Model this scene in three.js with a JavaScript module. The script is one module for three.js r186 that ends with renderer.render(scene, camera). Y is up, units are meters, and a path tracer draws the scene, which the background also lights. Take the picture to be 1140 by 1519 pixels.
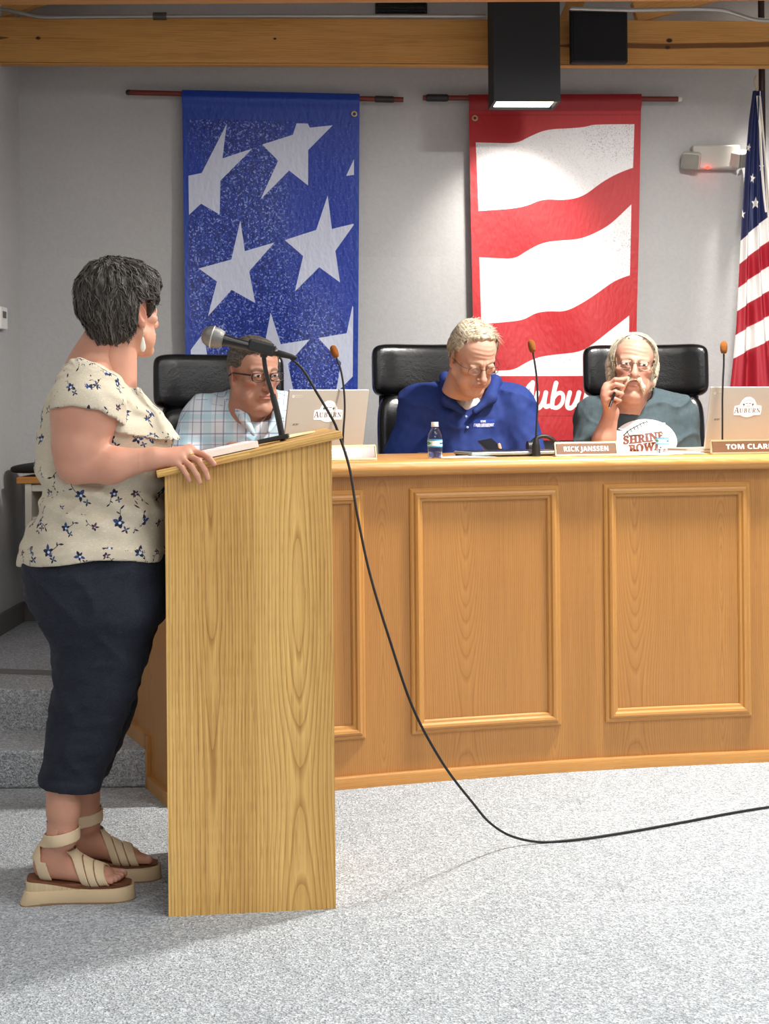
import * as THREE from 'three';
import { mergeGeometries, mergeVertices, toCreasedNormals } from 'three/addons/utils/BufferGeometryUtils.js';
import { RoundedBoxGeometry } from 'three/addons/geometries/RoundedBoxGeometry.js';
import { RectAreaLightUniformsLib } from 'three/addons/lights/RectAreaLightUniformsLib.js';

// ---------------------------------------------------------------- camera, exposure, large lights
const scene = new THREE.Scene();
const FW = 1140, FH = 1519, FOC = 2250, EYE = 1.29, HORIZON = 600, ROLL = -0.009;
const camera = new THREE.PerspectiveCamera(2 * Math.atan(FH / 2 / FOC) * 180 / Math.PI, FW / FH, 0.05, 60);
camera.position.set(0, EYE, 0);
camera.rotation.set(0, 0, ROLL);
camera.setViewOffset(FW, FH, 0, FH / 2 - HORIZON, FW, FH);       // lens shifted down: level camera, horizon above the middle
const renderer = new THREE.WebGLRenderer();
renderer.toneMapping = THREE.LinearToneMapping;
renderer.toneMappingExposure = 0.98;
renderer.shadowMap.enabled = true;
renderer.shadowMap.type = THREE.PCFSoftShadowMap;
RectAreaLightUniformsLib.init();
scene.background = new THREE.Color(0x0a0a0a);
const CEIL = 3.5;
// ceiling panels: [x, z, width, depth, radiance]
const PANELS = [
  [0.35, -3.05, 1.2, 0.6, 8], [2.2, -3.05, 1.2, 0.6, 24],
  [0.3, -0.6, 1.2, 0.6, 16], [2.9, -0.6, 1.2, 0.6, 24],
  [0.0, 1.8, 1.2, 0.6, 16], [2.2, 1.8, 1.2, 0.6, 22],
];
// black box downlights: [x, bottom height, z, width, radiance]
const KEY = [1.35, 2.95, -5.0, 0.3, 850];

// ---------------------------------------------------------------- pixel rays -> places
const cosR = Math.cos(ROLL), sinR = Math.sin(ROLL);
function ray(px, py) { const x = (px - FW / 2) / FOC, y = -(py - HORIZON) / FOC; return [x * cosR - y * sinR, x * sinR + y * cosR]; }
function W(px, py, d) { const r = ray(px, py); return new THREE.Vector3(r[0] * d, EYE + r[1] * d, -d); }
function G(px, py, h = 0) { const r = ray(px, py); return W(px, py, (h - EYE) / r[1]); }
function proj(v) { const x = v.x / -v.z, y = (v.y - EYE) / -v.z; return [FW / 2 + (x * cosR + y * sinR) * FOC, HORIZON - (-x * sinR + y * cosR) * FOC]; }

// ---------------------------------------------------------------- random, noise
function rng(seed) { let s = seed >>> 0; return () => { s = (s + 0x6D2B79F5) | 0; let t = Math.imul(s ^ (s >>> 15), 1 | s); t = (t + Math.imul(t ^ (t >>> 7), 61 | t)) ^ t; return ((t ^ (t >>> 14)) >>> 0) / 4294967296; }; }
const HT = new Float32Array(65536); { const r = rng(77); for (let i = 0; i < 65536; i++) HT[i] = r() * 2 - 1; }
const hsh = (x, y, z) => HT[(Math.imul(x, 73856093) ^ Math.imul(y, 19349663) ^ Math.imul(z, 83492791)) & 65535];
function noise3(x, y, z) {
  const xi = Math.floor(x), yi = Math.floor(y), zi = Math.floor(z); let fx = x - xi, fy = y - yi, fz = z - zi;
  fx = fx * fx * (3 - 2 * fx); fy = fy * fy * (3 - 2 * fy); fz = fz * fz * (3 - 2 * fz);
  const X0 = Math.imul(xi, 73856093), X1 = X0 + 73856093, Y0 = Math.imul(yi, 19349663), Y1 = Y0 + 19349663, Z0 = Math.imul(zi, 83492791), Z1 = Z0 + 83492791;
  const a = HT[(X0 ^ Y0 ^ Z0) & 65535], b = HT[(X1 ^ Y0 ^ Z0) & 65535], c = HT[(X0 ^ Y1 ^ Z0) & 65535], d = HT[(X1 ^ Y1 ^ Z0) & 65535], e = HT[(X0 ^ Y0 ^ Z1) & 65535], f = HT[(X1 ^ Y0 ^ Z1) & 65535], g = HT[(X0 ^ Y1 ^ Z1) & 65535], h = HT[(X1 ^ Y1 ^ Z1) & 65535];
  const p = a + (b - a) * fx, q = c + (d - c) * fx, r = e + (f - e) * fx, s = g + (h - g) * fx, m = p + (q - p) * fy, n = r + (s - r) * fy; return m + (n - m) * fz;
}
const fbm = (x, y, z, o = 4) => { let a = 0, k = 1, n = 0; for (let i = 0; i < o; i++) { a += k * noise3(x, y, z); n += k; k *= 0.5; x = x * 2.03 + 5; y = y * 2.03 + 9; z = z * 2.03 + 3; } return a / n; };
const clamp = (x, a = 0, b = 1) => Math.min(b, Math.max(a, x)), mix = (a, b, t) => a + (b - a) * t, sstep = (a, b, x) => { const t = clamp((x - a) / (b - a)); return t * t * (3 - 2 * t); };
const V3 = (x, y, z) => new THREE.Vector3(x, y, z);

// ---------------------------------------------------------------- textures
function dataTex(w, h, fn, srgb = true) {           // fn(u, v) -> [r, g, b] in 0..255 ; v up
  const a = new Uint8Array(w * h * 4);
  for (let j = 0; j < h; j++) for (let i = 0; i < w; i++) { const c = fn((i + 0.5) / w, (j + 0.5) / h), k = (j * w + i) * 4; a[k] = clamp(c[0], 0, 255); a[k + 1] = clamp(c[1], 0, 255); a[k + 2] = clamp(c[2], 0, 255); a[k + 3] = 255; }
  const t = new THREE.DataTexture(a, w, h); t.magFilter = THREE.LinearFilter; t.minFilter = THREE.LinearMipmapLinearFilter; t.generateMipmaps = true;
  t.wrapS = t.wrapT = THREE.RepeatWrapping; if (srgb) t.colorSpace = THREE.SRGBColorSpace; t.needsUpdate = true; return t;
}
function canvasTex(w, h, draw) {
  const c = document.createElement('canvas'); c.width = w; c.height = h; draw(c.getContext('2d'), w, h);
  const t = new THREE.CanvasTexture(c); t.colorSpace = THREE.SRGBColorSpace; t.wrapS = t.wrapT = THREE.RepeatWrapping; return t;
}
const tiled = (t, rx, ry, ox = 0, oy = 0) => { const c = t.clone(); c.repeat.set(rx, ry); c.offset.set(ox, oy); c.needsUpdate = true; return c; };
const mixc = (a, b, t) => [mix(a[0], b[0], t), mix(a[1], b[1], t), mix(a[2], b[2], t)];

// flat-sawn wood: rings of a log cut lengthwise; columns = [[centre x in m, phase]], grain runs along v
function woodTex(w, h, wm, hm, base, dark, columns, o = {}) {
  const f = o.freq || 160, depth = o.depth || 0.022, streak = o.streak ?? 0.5, contrast = o.contrast ?? 1;
  return dataTex(w, h, (u, v) => {
    const x = u * wm, y = v * hm;
    let best = 1e9, ph = 0;
    for (const [cx, p] of columns) { const d = Math.abs(x - cx); if (d < best) { best = d; ph = p; } }
    const dx = best + 0.004 * noise3(x * 9, y * 2.2, ph), z = depth * (0.9 + 3.2 * noise3(y * (o.wave ?? 2.1) + ph, ph * 3.1, 0.5)) + 0.0025 * noise3(x * 30, y * 9, ph + 4);
    let r = Math.hypot(dx, z * 1.15) * f + 0.7 * noise3(x * 12, y * 1.4, ph + 8);
    const k = r - Math.floor(r);
    let ring = k < 0.68 ? k / 0.68 * 0.38 : mix(1, 0, (k - 0.68) / 0.32);
    const tone = noise3(x * 7, y * 0.8, ph + 20) * 0.25;
    const pore = sstep(0.15, 0.75, noise3(x * 900, y * 26, ph + 2)) * 0.5 + 0.35 * noise3(x * 260, y * 6, ph + 31);
    const t = clamp((ring * 0.62 + streak * pore + tone) * contrast, -0.25, 1.1);
    return mixc(base, dark, t);
  });
}

// ---------------------------------------------------------------- scene helpers
const taken = {};
function numbered(n) { const k = taken[n] = (taken[n] ?? -1) + 1; return k ? n + '_' + String(k).padStart(3, '0') : n; }
function tag(o, label, category, group, kind) { if (label) o.userData.label = label; if (category) o.userData.category = category; if (group) o.userData.group = group; if (kind) o.userData.kind = kind; return o; }
function thing(name, label, category, pos = [0, 0, 0], turn = 0, group) { const g = new THREE.Group(); g.name = numbered(name); g.position.set(...(pos.isVector3 ? pos.toArray() : pos)); g.rotation.y = turn; scene.add(g); return tag(g, label, category, group); }
function part(name, geo, mat, parent) { const m = new THREE.Mesh(geo, mat); m.name = name; m.castShadow = m.receiveShadow = true; parent.add(m); return m; }
function struct(name, geo, mat, label, category) { const m = new THREE.Mesh(geo, mat); m.name = numbered(name); m.castShadow = m.receiveShadow = true; scene.add(m); return tag(m, label, category, null, 'structure'); }
const std = (o) => new THREE.MeshPhysicalMaterial(o);

const at = (g, x, y, z) => g.translate(x, y, z);
function box(w, h, d, x = 0, y = 0, z = 0) { return new THREE.BoxGeometry(w, h, d).translate(x, y, z); }
function rbox(w, h, d, r = 0.005, x = 0, y = 0, z = 0, seg = 2) { return new RoundedBoxGeometry(w, h, d, seg, r).translate(x, y, z); }
function cyl(r0, r1, h, x = 0, y = 0, z = 0, n = 24) { return new THREE.CylinderGeometry(r1, r0, h, n).translate(x, y + h / 2, z); }   // base at y
function merged(list) { return mergeGeometries(list.map((g) => { const n = g.index ? g.toNonIndexed() : g; for (const k of Object.keys(n.attributes)) if (!['position', 'normal', 'uv'].includes(k)) n.deleteAttribute(k); if (!n.attributes.uv) n.setAttribute('uv', new THREE.BufferAttribute(new Float32Array(n.attributes.position.count * 2), 2)); return n; })); }
function tube(pts, r, n = 8, seg = 0, closed = false) {
  const c = new THREE.CatmullRomCurve3(pts.map((p) => p.isVector3 ? p : V3(...p)), closed, 'centripetal');
  return new THREE.TubeGeometry(c, seg || pts.length * 8, r, n, closed);
}
// box-projected uv in metres; g keeps its own smooth normals
function boxUV(g, s = 1) {
  const n = g.index ? g.toNonIndexed() : g, p = n.attributes.position, uv = new Float32Array(p.count * 2), a = V3(), b = V3(), c = V3();
  for (let i = 0; i < p.count; i += 3) {
    a.fromBufferAttribute(p, i); b.fromBufferAttribute(p, i + 1); c.fromBufferAttribute(p, i + 2);
    const q = b.clone().sub(a).cross(c.clone().sub(a)), x = Math.abs(q.x), y = Math.abs(q.y), z = Math.abs(q.z);
    [a, b, c].forEach((v, k) => { const t = y >= x && y >= z ? [v.x, v.z] : x > z ? [v.z, v.y] : [v.x, v.y]; uv[(i + k) * 2] = t[0] * s; uv[(i + k) * 2 + 1] = t[1] * s; });
  }
  n.setAttribute('uv', new THREE.BufferAttribute(uv, 2)); return n;
}
// grid surface: fn(u, v) -> Vector3, or [Vector3, u, v]
function surf(nu, nv, fn, smooth = true) {
  const pos = [], uv = [], idx = [];
  for (let j = 0; j <= nv; j++) for (let i = 0; i <= nu; i++) { const r = fn(i / nu, j / nv), p = r.isVector3 ? r : r[0]; pos.push(p.x, p.y, p.z); uv.push(r.isVector3 ? i / nu : r[1], r.isVector3 ? j / nv : r[2]); }
  for (let j = 0; j < nv; j++) for (let i = 0; i < nu; i++) { const a = j * (nu + 1) + i, b = a + 1, c = a + nu + 1, d = c + 1; idx.push(a, b, d, a, d, c); }
  let g = new THREE.BufferGeometry(); g.setAttribute('position', new THREE.Float32BufferAttribute(pos, 3)); g.setAttribute('uv', new THREE.Float32BufferAttribute(uv, 2)); g.setIndex(idx);
  if (!smooth) g = g.toNonIndexed(); g.computeVertexNormals(); return g;
}

// ================================================================ THE SETTING
const WALLANG = 3.2 * Math.PI / 180, WC = V3(-1.72, 0, -7.19);                 // left rear corner and turn of the back wall
const wallDir = V3(Math.cos(WALLANG), 0, -Math.sin(WALLANG)), wallN = V3(Math.sin(WALLANG), 0, Math.cos(WALLANG));
function onWall(px, py, off = 0) { const r = ray(px, py), D = V3(r[0], r[1], -1), O = V3(0, EYE, 0), Q = WC.clone().addScaledVector(wallN, off); const t = Q.clone().sub(O).dot(wallN) / D.dot(wallN); return O.addScaledVector(D, t); }
const STEP1 = 0.13, PLAT = 0.28, X0 = -1.72, X1 = 4.2, ZF = 3.2;

const plasterBump = dataTex(512, 512, (u, v) => { const n = 128 + 60 * fbm(u * 40, v * 40, 1, 4) + 30 * noise3(u * 200, v * 200, 5); return [n, n, n]; }, false);
const wallTone = dataTex(512, 512, (u, v) => { const n = fbm(u * 6, v * 6, 3, 4) * 5 + noise3(u * 180, v * 180, 7) * 3; return [203 + n, 202 + n, 201 + n]; });
const M = {};
M.wall = std({ map: tiled(wallTone, 0.5, 0.5), bumpMap: tiled(plasterBump, 1, 1), bumpScale: 0.0014, roughness: 0.85, color: 0xe8e9eb });
M.ceiling = std({ map: tiled(wallTone, 0.5, 0.5), roughness: 0.95, color: 0xffffff });
const carpetMap = dataTex(1024, 1024, (u, v) => {
  const a = noise3(u * 210, v * 210, 1), b = noise3(u * 420, v * 420, 4), c = fbm(u * 9, v * 9, 2, 3), d = noise3(u * 90, v * 150, 9);
  const t = a * 0.5 + b * 0.45 + d * 0.3, n = 182 + 56 * t + 5 * c; return [n - 6, n, n + 6];
});
const carpetBump = dataTex(1024, 1024, (u, v) => { const n = 128 + 90 * noise3(u * 210, v * 210, 1) + 60 * noise3(u * 420, v * 420, 4); return [n, n, n]; }, false);
M.carpet = std({ map: tiled(carpetMap, 1.15, 1.15), bumpMap: tiled(carpetBump, 1.15, 1.15), bumpScale: 0.006, roughness: 1 });
M.baseboard = std({ color: 0x6d6a67, roughness: 0.55 });

struct('floor', boxUV(box(X1 - X0 + 0.4, 0.12, ZF + 8.1, (X0 + X1) / 2, -0.06, (ZF - 8.1) / 2)), M.carpet, 'light grey speckled carpet floor in front of the dais', 'floor');
struct('ceiling', boxUV(box(X1 - X0 + 0.4, 0.12, ZF + 8.1, (X0 + X1) / 2, CEIL + 0.06, (ZF - 8.1) / 2)), M.ceiling, 'white ceiling above the meeting room', 'ceiling');
{ const L = 6.2, g = boxUV(box(L, CEIL, 0.12, L / 2, CEIL / 2, -0.06)); const m = struct('wall_back', g, M.wall, 'grey painted wall behind the council seats', 'wall'); m.position.copy(WC); m.rotation.y = WALLANG; }
struct('wall_left', boxUV(box(0.12, CEIL, ZF + 7.3, X0 - 0.06, CEIL / 2, (ZF - 7.3) / 2)), M.wall, 'grey painted side wall beside the steps', 'wall');
struct('wall_right', boxUV(box(0.12, CEIL, ZF + 8, X1 + 0.06, CEIL / 2, (ZF - 8) / 2)), M.wall, 'grey painted side wall beyond the flag', 'wall');
struct('wall_front', boxUV(box(X1 - X0 + 0.24, CEIL, 0.12, (X0 + X1) / 2, CEIL / 2, ZF + 0.06)), M.wall, 'grey painted wall at the public end of the room', 'wall');

const carpetBox = (w, h, d, x, y, z) => boxUV(rbox(w, h, d, 0.012, x, y, z));
struct('platform', carpetBox(X1 - X0, PLAT, 2.4, (X0 + X1) / 2, PLAT / 2, -5.45 - 1.2), M.carpet, 'raised carpeted platform that the council sits on', 'platform');
struct('step', carpetBox(1.3, STEP1, 0.5, X0 + 0.65, STEP1 / 2, -5.135 - 0.25), M.carpet, 'carpeted lower step up to the platform', 'step');
{ // baseboards on the platform
  const g = boxUV(rbox(5.8, 0.095, 0.014, 0.003, 2.9, PLAT + 0.0475, 0.007)); const m = struct('baseboard_back', g, M.baseboard, 'dark grey vinyl baseboard along the back wall', 'baseboard'); m.position.copy(WC); m.rotation.y = WALLANG;
  struct('baseboard_left', rbox(0.014, 0.095, 1.65, 0.003, X0 + 0.007, PLAT + 0.0475, -5.5 - 0.83), M.baseboard, 'dark grey vinyl baseboard along the side wall by the steps', 'baseboard');
}
{ // cable cover over the platform carpet
  const a = G(-30, 996, PLAT), b = G(95, 1000, PLAT), g = surf(12, 6, (u, v) => { const p = a.clone().lerp(b, u), w = (v - 0.5) * 0.07; p.z -= w; p.y = PLAT + 0.001 + 0.012 * Math.cos(v * Math.PI - Math.PI / 2); return p; });
  const m = part('cable_cover', g, std({ color: 0x6e6e70, roughness: 0.8, side: THREE.DoubleSide }), scene); tag(m, 'grey rubber cable cover lying across the platform carpet', 'cable cover');
}

// ---------------------------------------------------------------- timber, vents and boxes near the ceiling
const beamMap = dataTex(2048, 256, (u, v) => {
  const x = u * 4.6, y = v * 0.22; let z = 0.02 + 0.03 * noise3(x * 0.6, 3, 1);
  let r = Math.hypot(y - 0.11 + 0.012 * noise3(x * 0.8, y * 5, 6), z * 0.4 + 0.002 * noise3(x * 6, y * 40, 2)) * 120 + 0.8 * noise3(x * 2, y * 30, 3); const k = r - Math.floor(r);
  let t = (k < 0.7 ? k / 0.7 * 0.35 : (1 - k) / 0.3) * 0.45 + 0.25 * noise3(x * 12, y * 420, 9) + 0.2 * noise3(x * 3, y * 30, 12);
  let c = mixc([208, 154, 84], [158, 104, 46], clamp(t));
  const streak = (x0, x1, y0, hw) => { if (x < x0 || x > x1) return; const e = Math.abs(y - y0 - 0.006 * Math.sin(x * 9) - 0.01 * noise3(x * 3, 1, 1)), w = hw * Math.min(1, (x - x0) / 0.25 + 0.15, (x1 - x) / 0.06 + 0.1); c = mixc(c, [92, 52, 18], 0.75 * sstep(w, w * 0.6, e)); };
  streak(3.05, 4.6, 0.093, 0.016); streak(0.0, 0.25, 0.108, 0.011);
  const knot = (kx, ky, s) => { const d = Math.hypot((x - kx) / 1.6, y - ky) / s; c = mixc(c, [48, 24, 8], sstep(1.1, 0.5, d)); };
  knot(0.40, 0.118, 0.009); knot(1.62, 0.12, 0.006); knot(3.70, 0.12, 0.012); knot(3.69, 0.085, 0.01);
  return c;
});
M.beam = std({ map: beamMap, roughness: 0.6 });
M.beamPlain = std({ map: tiled(beamMap, 0.25, 4), roughness: 0.6 });
M.black = std({ color: 0x1b1d21, roughness: 0.75 });
M.metal = std({ color: 0xa8a8a6, roughness: 0.35, metalness: 0.8 });
{ // main beam a little in front of the back wall
  const A = onWall(-60, 92, 0.36), B = onWall(1240, 95, 0.36), top = onWall(0, 25, 0.36).y, L = Math.hypot(B.x - A.x, B.z - A.z), h = top - A.y;
  const g = rbox(L, h, 0.04, 0.004, 0, 0, 0); const p = g.attributes.position, uv = g.attributes.uv; for (let i = 0; i < p.count; i++) uv.setXY(i, (p.getX(i) + L / 2) / L, (p.getY(i) + h / 2) / h);
  const m = struct('trim_1', g, M.beam, 'long honey coloured timber beam above the two banners', 'beam');
  m.position.set((A.x + B.x) / 2, A.y + h / 2, (A.z + B.z) / 2 - 0.02); m.rotation.y = WALLANG;
  const lip = struct('trim_2', rbox(L, 0.008, 0.05, 0.003), M.beamPlain, 'thin timber strip under the long beam', 'trim'); lip.position.set((A.x + B.x) / 2, A.y - 0.005, (A.z + B.z) / 2 - 0.022); lip.rotation.y = WALLANG;
}
{ // nearer beam that just enters the frame at the top
  const d = 6.15, y = W(570, -6, d).y, g = boxUV(rbox(5.6, 0.16, 0.12, 0.004)); const m = struct('trim_3', g, M.beamPlain, 'timber tie beam nearest the ceiling, hung in front of the wall', 'beam'); m.position.set(1.1, y + 0.08, -d - 0.06); m.rotation.y = 0.012;
}
// slanting timber braces between the beams
let braceNo = 4;
function brace(a, b, w, t, label) {
  const d = b.clone().sub(a), L = d.length(), m = struct('trim_' + braceNo++, boxUV(rbox(L, w, t, 0.004)), M.beamPlain, label, 'brace');
  m.position.copy(a).add(b).multiplyScalar(0.5); m.quaternion.setFromUnitVectors(V3(1, 0, 0), d.normalize());
}
brace(onWall(-10, 3, 0.28), onWall(180, -62, 0.28), 0.17, 0.05, 'slanting timber brace over the side wall corner');
brace(onWall(940, 20, 0.28), onWall(1120, -32, 0.28), 0.1, 0.05, 'slanting timber brace right of the black boxes');
brace(onWall(838, 40, 0.28), onWall(862, -18, 0.28), 0.08, 0.05, 'short upright timber brace between the two black boxes');
{ // conduit
  const pts = [[-20, 10], [20, 17], [60, 25], [120, 25], [330, 24], [720, 24]].map(([x, y]) => onWall(x, y, 0.4));
  tag(part('conduit', tube(pts, 0.010, 8, 60), M.metal, scene), 'thin metal conduit running along the top of the beam left of the downlight', 'conduit');
  const q = [[845, 13], [930, 15], [1068, 15], [1095, 22], [1120, 29], [1180, 30]].map(([x, y]) => onWall(x, y, 0.53));
  tag(part('conduit_001', tube(q, 0.010, 8, 60), M.metal, scene), 'bent metal conduit above the black box near the emergency light', 'conduit');
  const c = onWall(237, 24, 0.4); const k = part('conduit_clamp', cyl(0.018, 0.018, 0.06, 0, -0.03, 0, 12).rotateZ(Math.PI / 2), std({ color: 0x55554f, roughness: 0.5, metalness: 0.7 }), scene); k.position.copy(c); tag(k, 'dark pipe coupling on the left conduit', 'coupling');
}
{ // vent
  const a = onWall(557, 6, 0), b = onWall(632, 22, 0), w = b.x - a.x, h = a.y - b.y, t = thing('wall_vent', 'black slotted air vent on the wall above the beam', 'vent', a.clone().add(b).multiplyScalar(0.5), WALLANG);
  part('vent_frame', merged([box(w, 0.006, 0.02, 0, h / 2, 0.012), box(w, 0.006, 0.02, 0, -h / 2, 0.012), box(0.006, h, 0.02, -w / 2, 0, 0.012), box(0.006, h, 0.02, w / 2, 0, 0.012)]), M.black, t);
  part('vent_back', box(w, h, 0.004, 0, 0, 0.004), std({ color: 0x8b8985, roughness: 0.8 }), t);
  for (let i = 0; i < 3; i++) part('slat', rbox(w - 0.01, h / 5.5, 0.012, 0.001, 0, h * (0.3 - i * 0.3), 0.014), M.black, t);
}
// black box downlights (housing open below, reflector, lamp)
function downlight(name, label, x, y, z, w, dep, h, turn, L, aim) {
  const t = thing(name, label, 'downlight', [x, y, z], turn), k = 0.012;
  part('housing', merged([box(w, h, k, 0, h / 2, dep / 2 - k / 2), box(w, h, k, 0, h / 2, -dep / 2 + k / 2), box(k, h, dep - 2 * k, -w / 2 + k / 2, h / 2, 0), box(k, h, dep - 2 * k, w / 2 - k / 2, h / 2, 0), box(w, k, dep, 0, h - k / 2, 0)]), M.black, t);
  part('reflector', box(w - 2 * k, 0.006, dep - 2 * k, 0, aim ? 0.022 : 0.044, 0), std({ color: 0xe8e4dc, roughness: 0.4 }), t);
  part('lamp_glass', rbox(w - 0.04, 0.008, Math.max(0.08, dep - 0.04), 0.003, 0, aim ? 0.012 : 0.034, 0), std({ color: 0xffffff, emissive: 0xfff2dc, emissiveIntensity: 4, roughness: 0.4 }), t);
  if (aim) { const s = new THREE.SpotLight(0xfff8ee, L, 0, aim.angle, 0.75, 2); s.position.set(0, -0.004, 0); s.shadow.radius = 2.5; s.castShadow = true; t.add(s); s.target.position.set(0, aim.y, aim.z); t.add(s.target); return t; }
  const l = new THREE.RectAreaLight(0xfffaf2, L, w - 0.06, Math.max(0.08, dep - 0.06)); l.position.set(0, 0.024, 0); l.rotation.x = -Math.PI / 2; t.add(l);
  return t;
}
{ const p = onWall(780, 150, 0.62); downlight('box_downlight', 'black box downlight hanging in front of the red striped banner', p.x, p.y, p.z - 0.1, 0.296, 0.2, 0.72, WALLANG, 5.5, { angle: 0.72, y: -0.62, z: -0.5 }); }
downlight('box_downlight', 'black box downlight hung over the middle of the dais', KEY[0], KEY[1], KEY[2], KEY[3], KEY[3], CEIL - KEY[1], 0, KEY[4]);
{ const p = onWall(889, 93, 0.5); const t = thing('box_speaker', 'square black box mounted on the beam beside the downlight', 'speaker', [p.x, p.y, p.z], WALLANG); part('cabinet', rbox(0.258, 0.25, 0.05, 0.006, 0, 0.125, -0.025), M.black, t); part('grille', rbox(0.24, 0.235, 0.006, 0.002, 0, 0.125, 0.003), std({ color: 0x15161c, roughness: 0.95 }), t); part('bracket', box(0.06, 0.03, 0.09, 0, 0.15, -0.095), M.black, t); }
{ const p = onWall(1136, -30, 0.24); downlight('box_downlight', 'black box downlight above the flag, close to the wall', p.x, p.y, p.z, 0.2, 0.2, CEIL - p.y, WALLANG, 34, { angle: 0.21, y: -1.9, z: -0.26 }); }
// ceiling panels
const panelGlow = std({ color: 0xffffff, emissive: 0xfffaf2, emissiveIntensity: 1.5, roughness: 0.6 }), panelRim = std({ color: 0xd8d8d6, roughness: 0.5 });
PANELS.forEach(([x, z, w, d, L], i) => {
  const t = thing('ceiling_light', 'white rectangular ceiling light panel set above the public floor', 'ceiling light', [x, CEIL - 0.06, z], 0, 'ceiling light panels');
  part('frame', merged([box(w + 0.06, 0.06, 0.03, 0, 0.03, d / 2 + 0.015), box(w + 0.06, 0.06, 0.03, 0, 0.03, -d / 2 - 0.015), box(0.03, 0.06, d, w / 2 + 0.015, 0.03, 0), box(0.03, 0.06, d, -w / 2 - 0.015, 0.03, 0)]), panelRim, t);
  part('diffuser', box(w, 0.01, d, 0, 0.03, 0), panelGlow, t);
  const l = new THREE.RectAreaLight(0xfffdfa, L, w, d); l.position.set(0, 0.015, 0); l.rotation.x = -Math.PI / 2; t.add(l);
});

// ================================================================ THE DAIS (front is an arc, hollow side towards the public)
const P1 = G(498, 1171), P2 = G(780, 1148), P3 = G(1140, 1129), TOP = 1.10;
const [ACX, ACZ, AR] = (() => { const ax = P1.x, ay = P1.z, bx = P2.x, by = P2.z, cx = P3.x, cy = P3.z, d = 2 * (ax * (by - cy) + bx * (cy - ay) + cx * (ay - by)), x = ((ax * ax + ay * ay) * (by - cy) + (bx * bx + by * by) * (cy - ay) + (cx * cx + cy * cy) * (ay - by)) / d, y = ((ax * ax + ay * ay) * (cx - bx) + (bx * bx + by * by) * (ax - cx) + (cx * cx + cy * cy) * (bx - ax)) / d; return [x, y, Math.hypot(ax - x, ay - y)]; })();
const A1 = Math.atan2(P1.z - ACZ, P1.x - ACX);
const D = (s, y, t) => { const a = A1 + s / AR, r = AR - t; return V3(ACX + r * Math.cos(a), y, ACZ + r * Math.sin(a)); };   // s along the arc from P1, t towards the public
const faceTurn = (s) => { const a = A1 + s / AR; return Math.atan2(-Math.cos(a), -Math.sin(a)); };                              // rotation.y that faces the public there
function sAt(px, y, t) { let a = -2, b = 4; for (let i = 0; i < 50; i++) { const m = (a + b) / 2; if (proj(D(m, y, t))[0] < px) a = m; else b = m; } return (a + b) / 2; }
console.log('arc', ACX.toFixed(2), ACZ.toFixed(2), AR.toFixed(2), 'P', P1.z.toFixed(2), P2.z.toFixed(2), P3.z.toFixed(2));
const SL = sAt(262, 0.05, 0), SR = sAt(1330, 0.5, 0);
const woodA = woodTex(640, 1280, 0.62, 1.15, [182, 128, 64], [138, 88, 36], [[0.17, 1.3], [0.47, 7.7]], { freq: 150, contrast: 0.8, streak: 0.4, wave: 1.3 });
const woodB = woodTex(1024, 1024, 0.5, 0.5, [196, 142, 74], [150, 98, 42], [[0.9, 3]], { freq: 200, contrast: 0.8 });
M.oak = std({ map: tiled(woodA, 1 / 0.62, 1 / 1.15), roughness: 0.42, clearcoat: 0.25, clearcoatRoughness: 0.35 });
M.oakRail = std({ map: (() => { const t = tiled(woodB, 2, 2); t.rotation = Math.PI / 2; return t; })(), roughness: 0.38, clearcoat: 0.3, clearcoatRoughness: 0.3 });
M.oakStile = std({ map: tiled(woodB, 2, 2), roughness: 0.38, clearcoat: 0.3, clearcoatRoughness: 0.3 });
const dais = thing('council_dais', 'long curved oak council dais with raised rectangular panel frames', 'dais');
const arcStrip = (s0, s1, prof, n = 48) => surf(prof.length - 1, n, (u, v) => { const k = Math.round(u * (prof.length - 1)), s = mix(s0, s1, v), [y, t] = prof[k]; return [D(s, y, t), s, prof.slice(0, k + 1).reduce((a, q, i) => i ? a + Math.hypot(q[0] - prof[i - 1][0], q[1] - prof[i - 1][1]) : prof[0][0], 0)]; });
const crease = (g, a = 0.6) => { const uvKeep = toCreasedNormals(g, a); return uvKeep; };
part('front_board', crease(arcStrip(SL, SR, [[0.0, -0.03], [0.0, 0], [TOP - 0.05, 0], [TOP - 0.05, -0.03], [0.0, -0.03]])), M.oak, dais);
part('base_trim', crease(arcStrip(SL - 0.01, SR, [[0, 0], [0, 0.016], [0.034, 0.016], [0.041, 0.012], [0.041, 0]])), M.oakRail, dais);
{ // counter with a full round nose
  const prof = [[TOP - 0.052, -0.66], [TOP - 0.052, 0.02]]; for (let i = 0; i <= 10; i++) { const a = -Math.PI / 2 + i / 10 * Math.PI; prof.push([TOP - 0.026 + 0.026 * Math.sin(a), 0.028 + 0.022 * Math.cos(a)]); } prof.push([TOP, -0.66], [TOP - 0.052, -0.66]);
  const g = arcStrip(SL - 0.03, SR, prof.reverse(), 64); part('countertop', toCreasedNormals(g, 0.7), M.oakRail, dais);
  // end cap of the counter
  const sh = new THREE.Shape(prof.map(([y, t]) => new THREE.Vector2(t, y))); const cg = new THREE.ShapeGeometry(sh), p = cg.attributes.position; for (let i = 0; i < p.count; i++) { const q = D(SL - 0.03, p.getY(i), p.getX(i)); p.setXYZ(i, q.x, q.y, q.z); } cg.computeVertexNormals(); part('counter_end', cg, std({ ...{ map: M.oakRail.map, roughness: 0.4, side: THREE.DoubleSide } }), dais);
}
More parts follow.
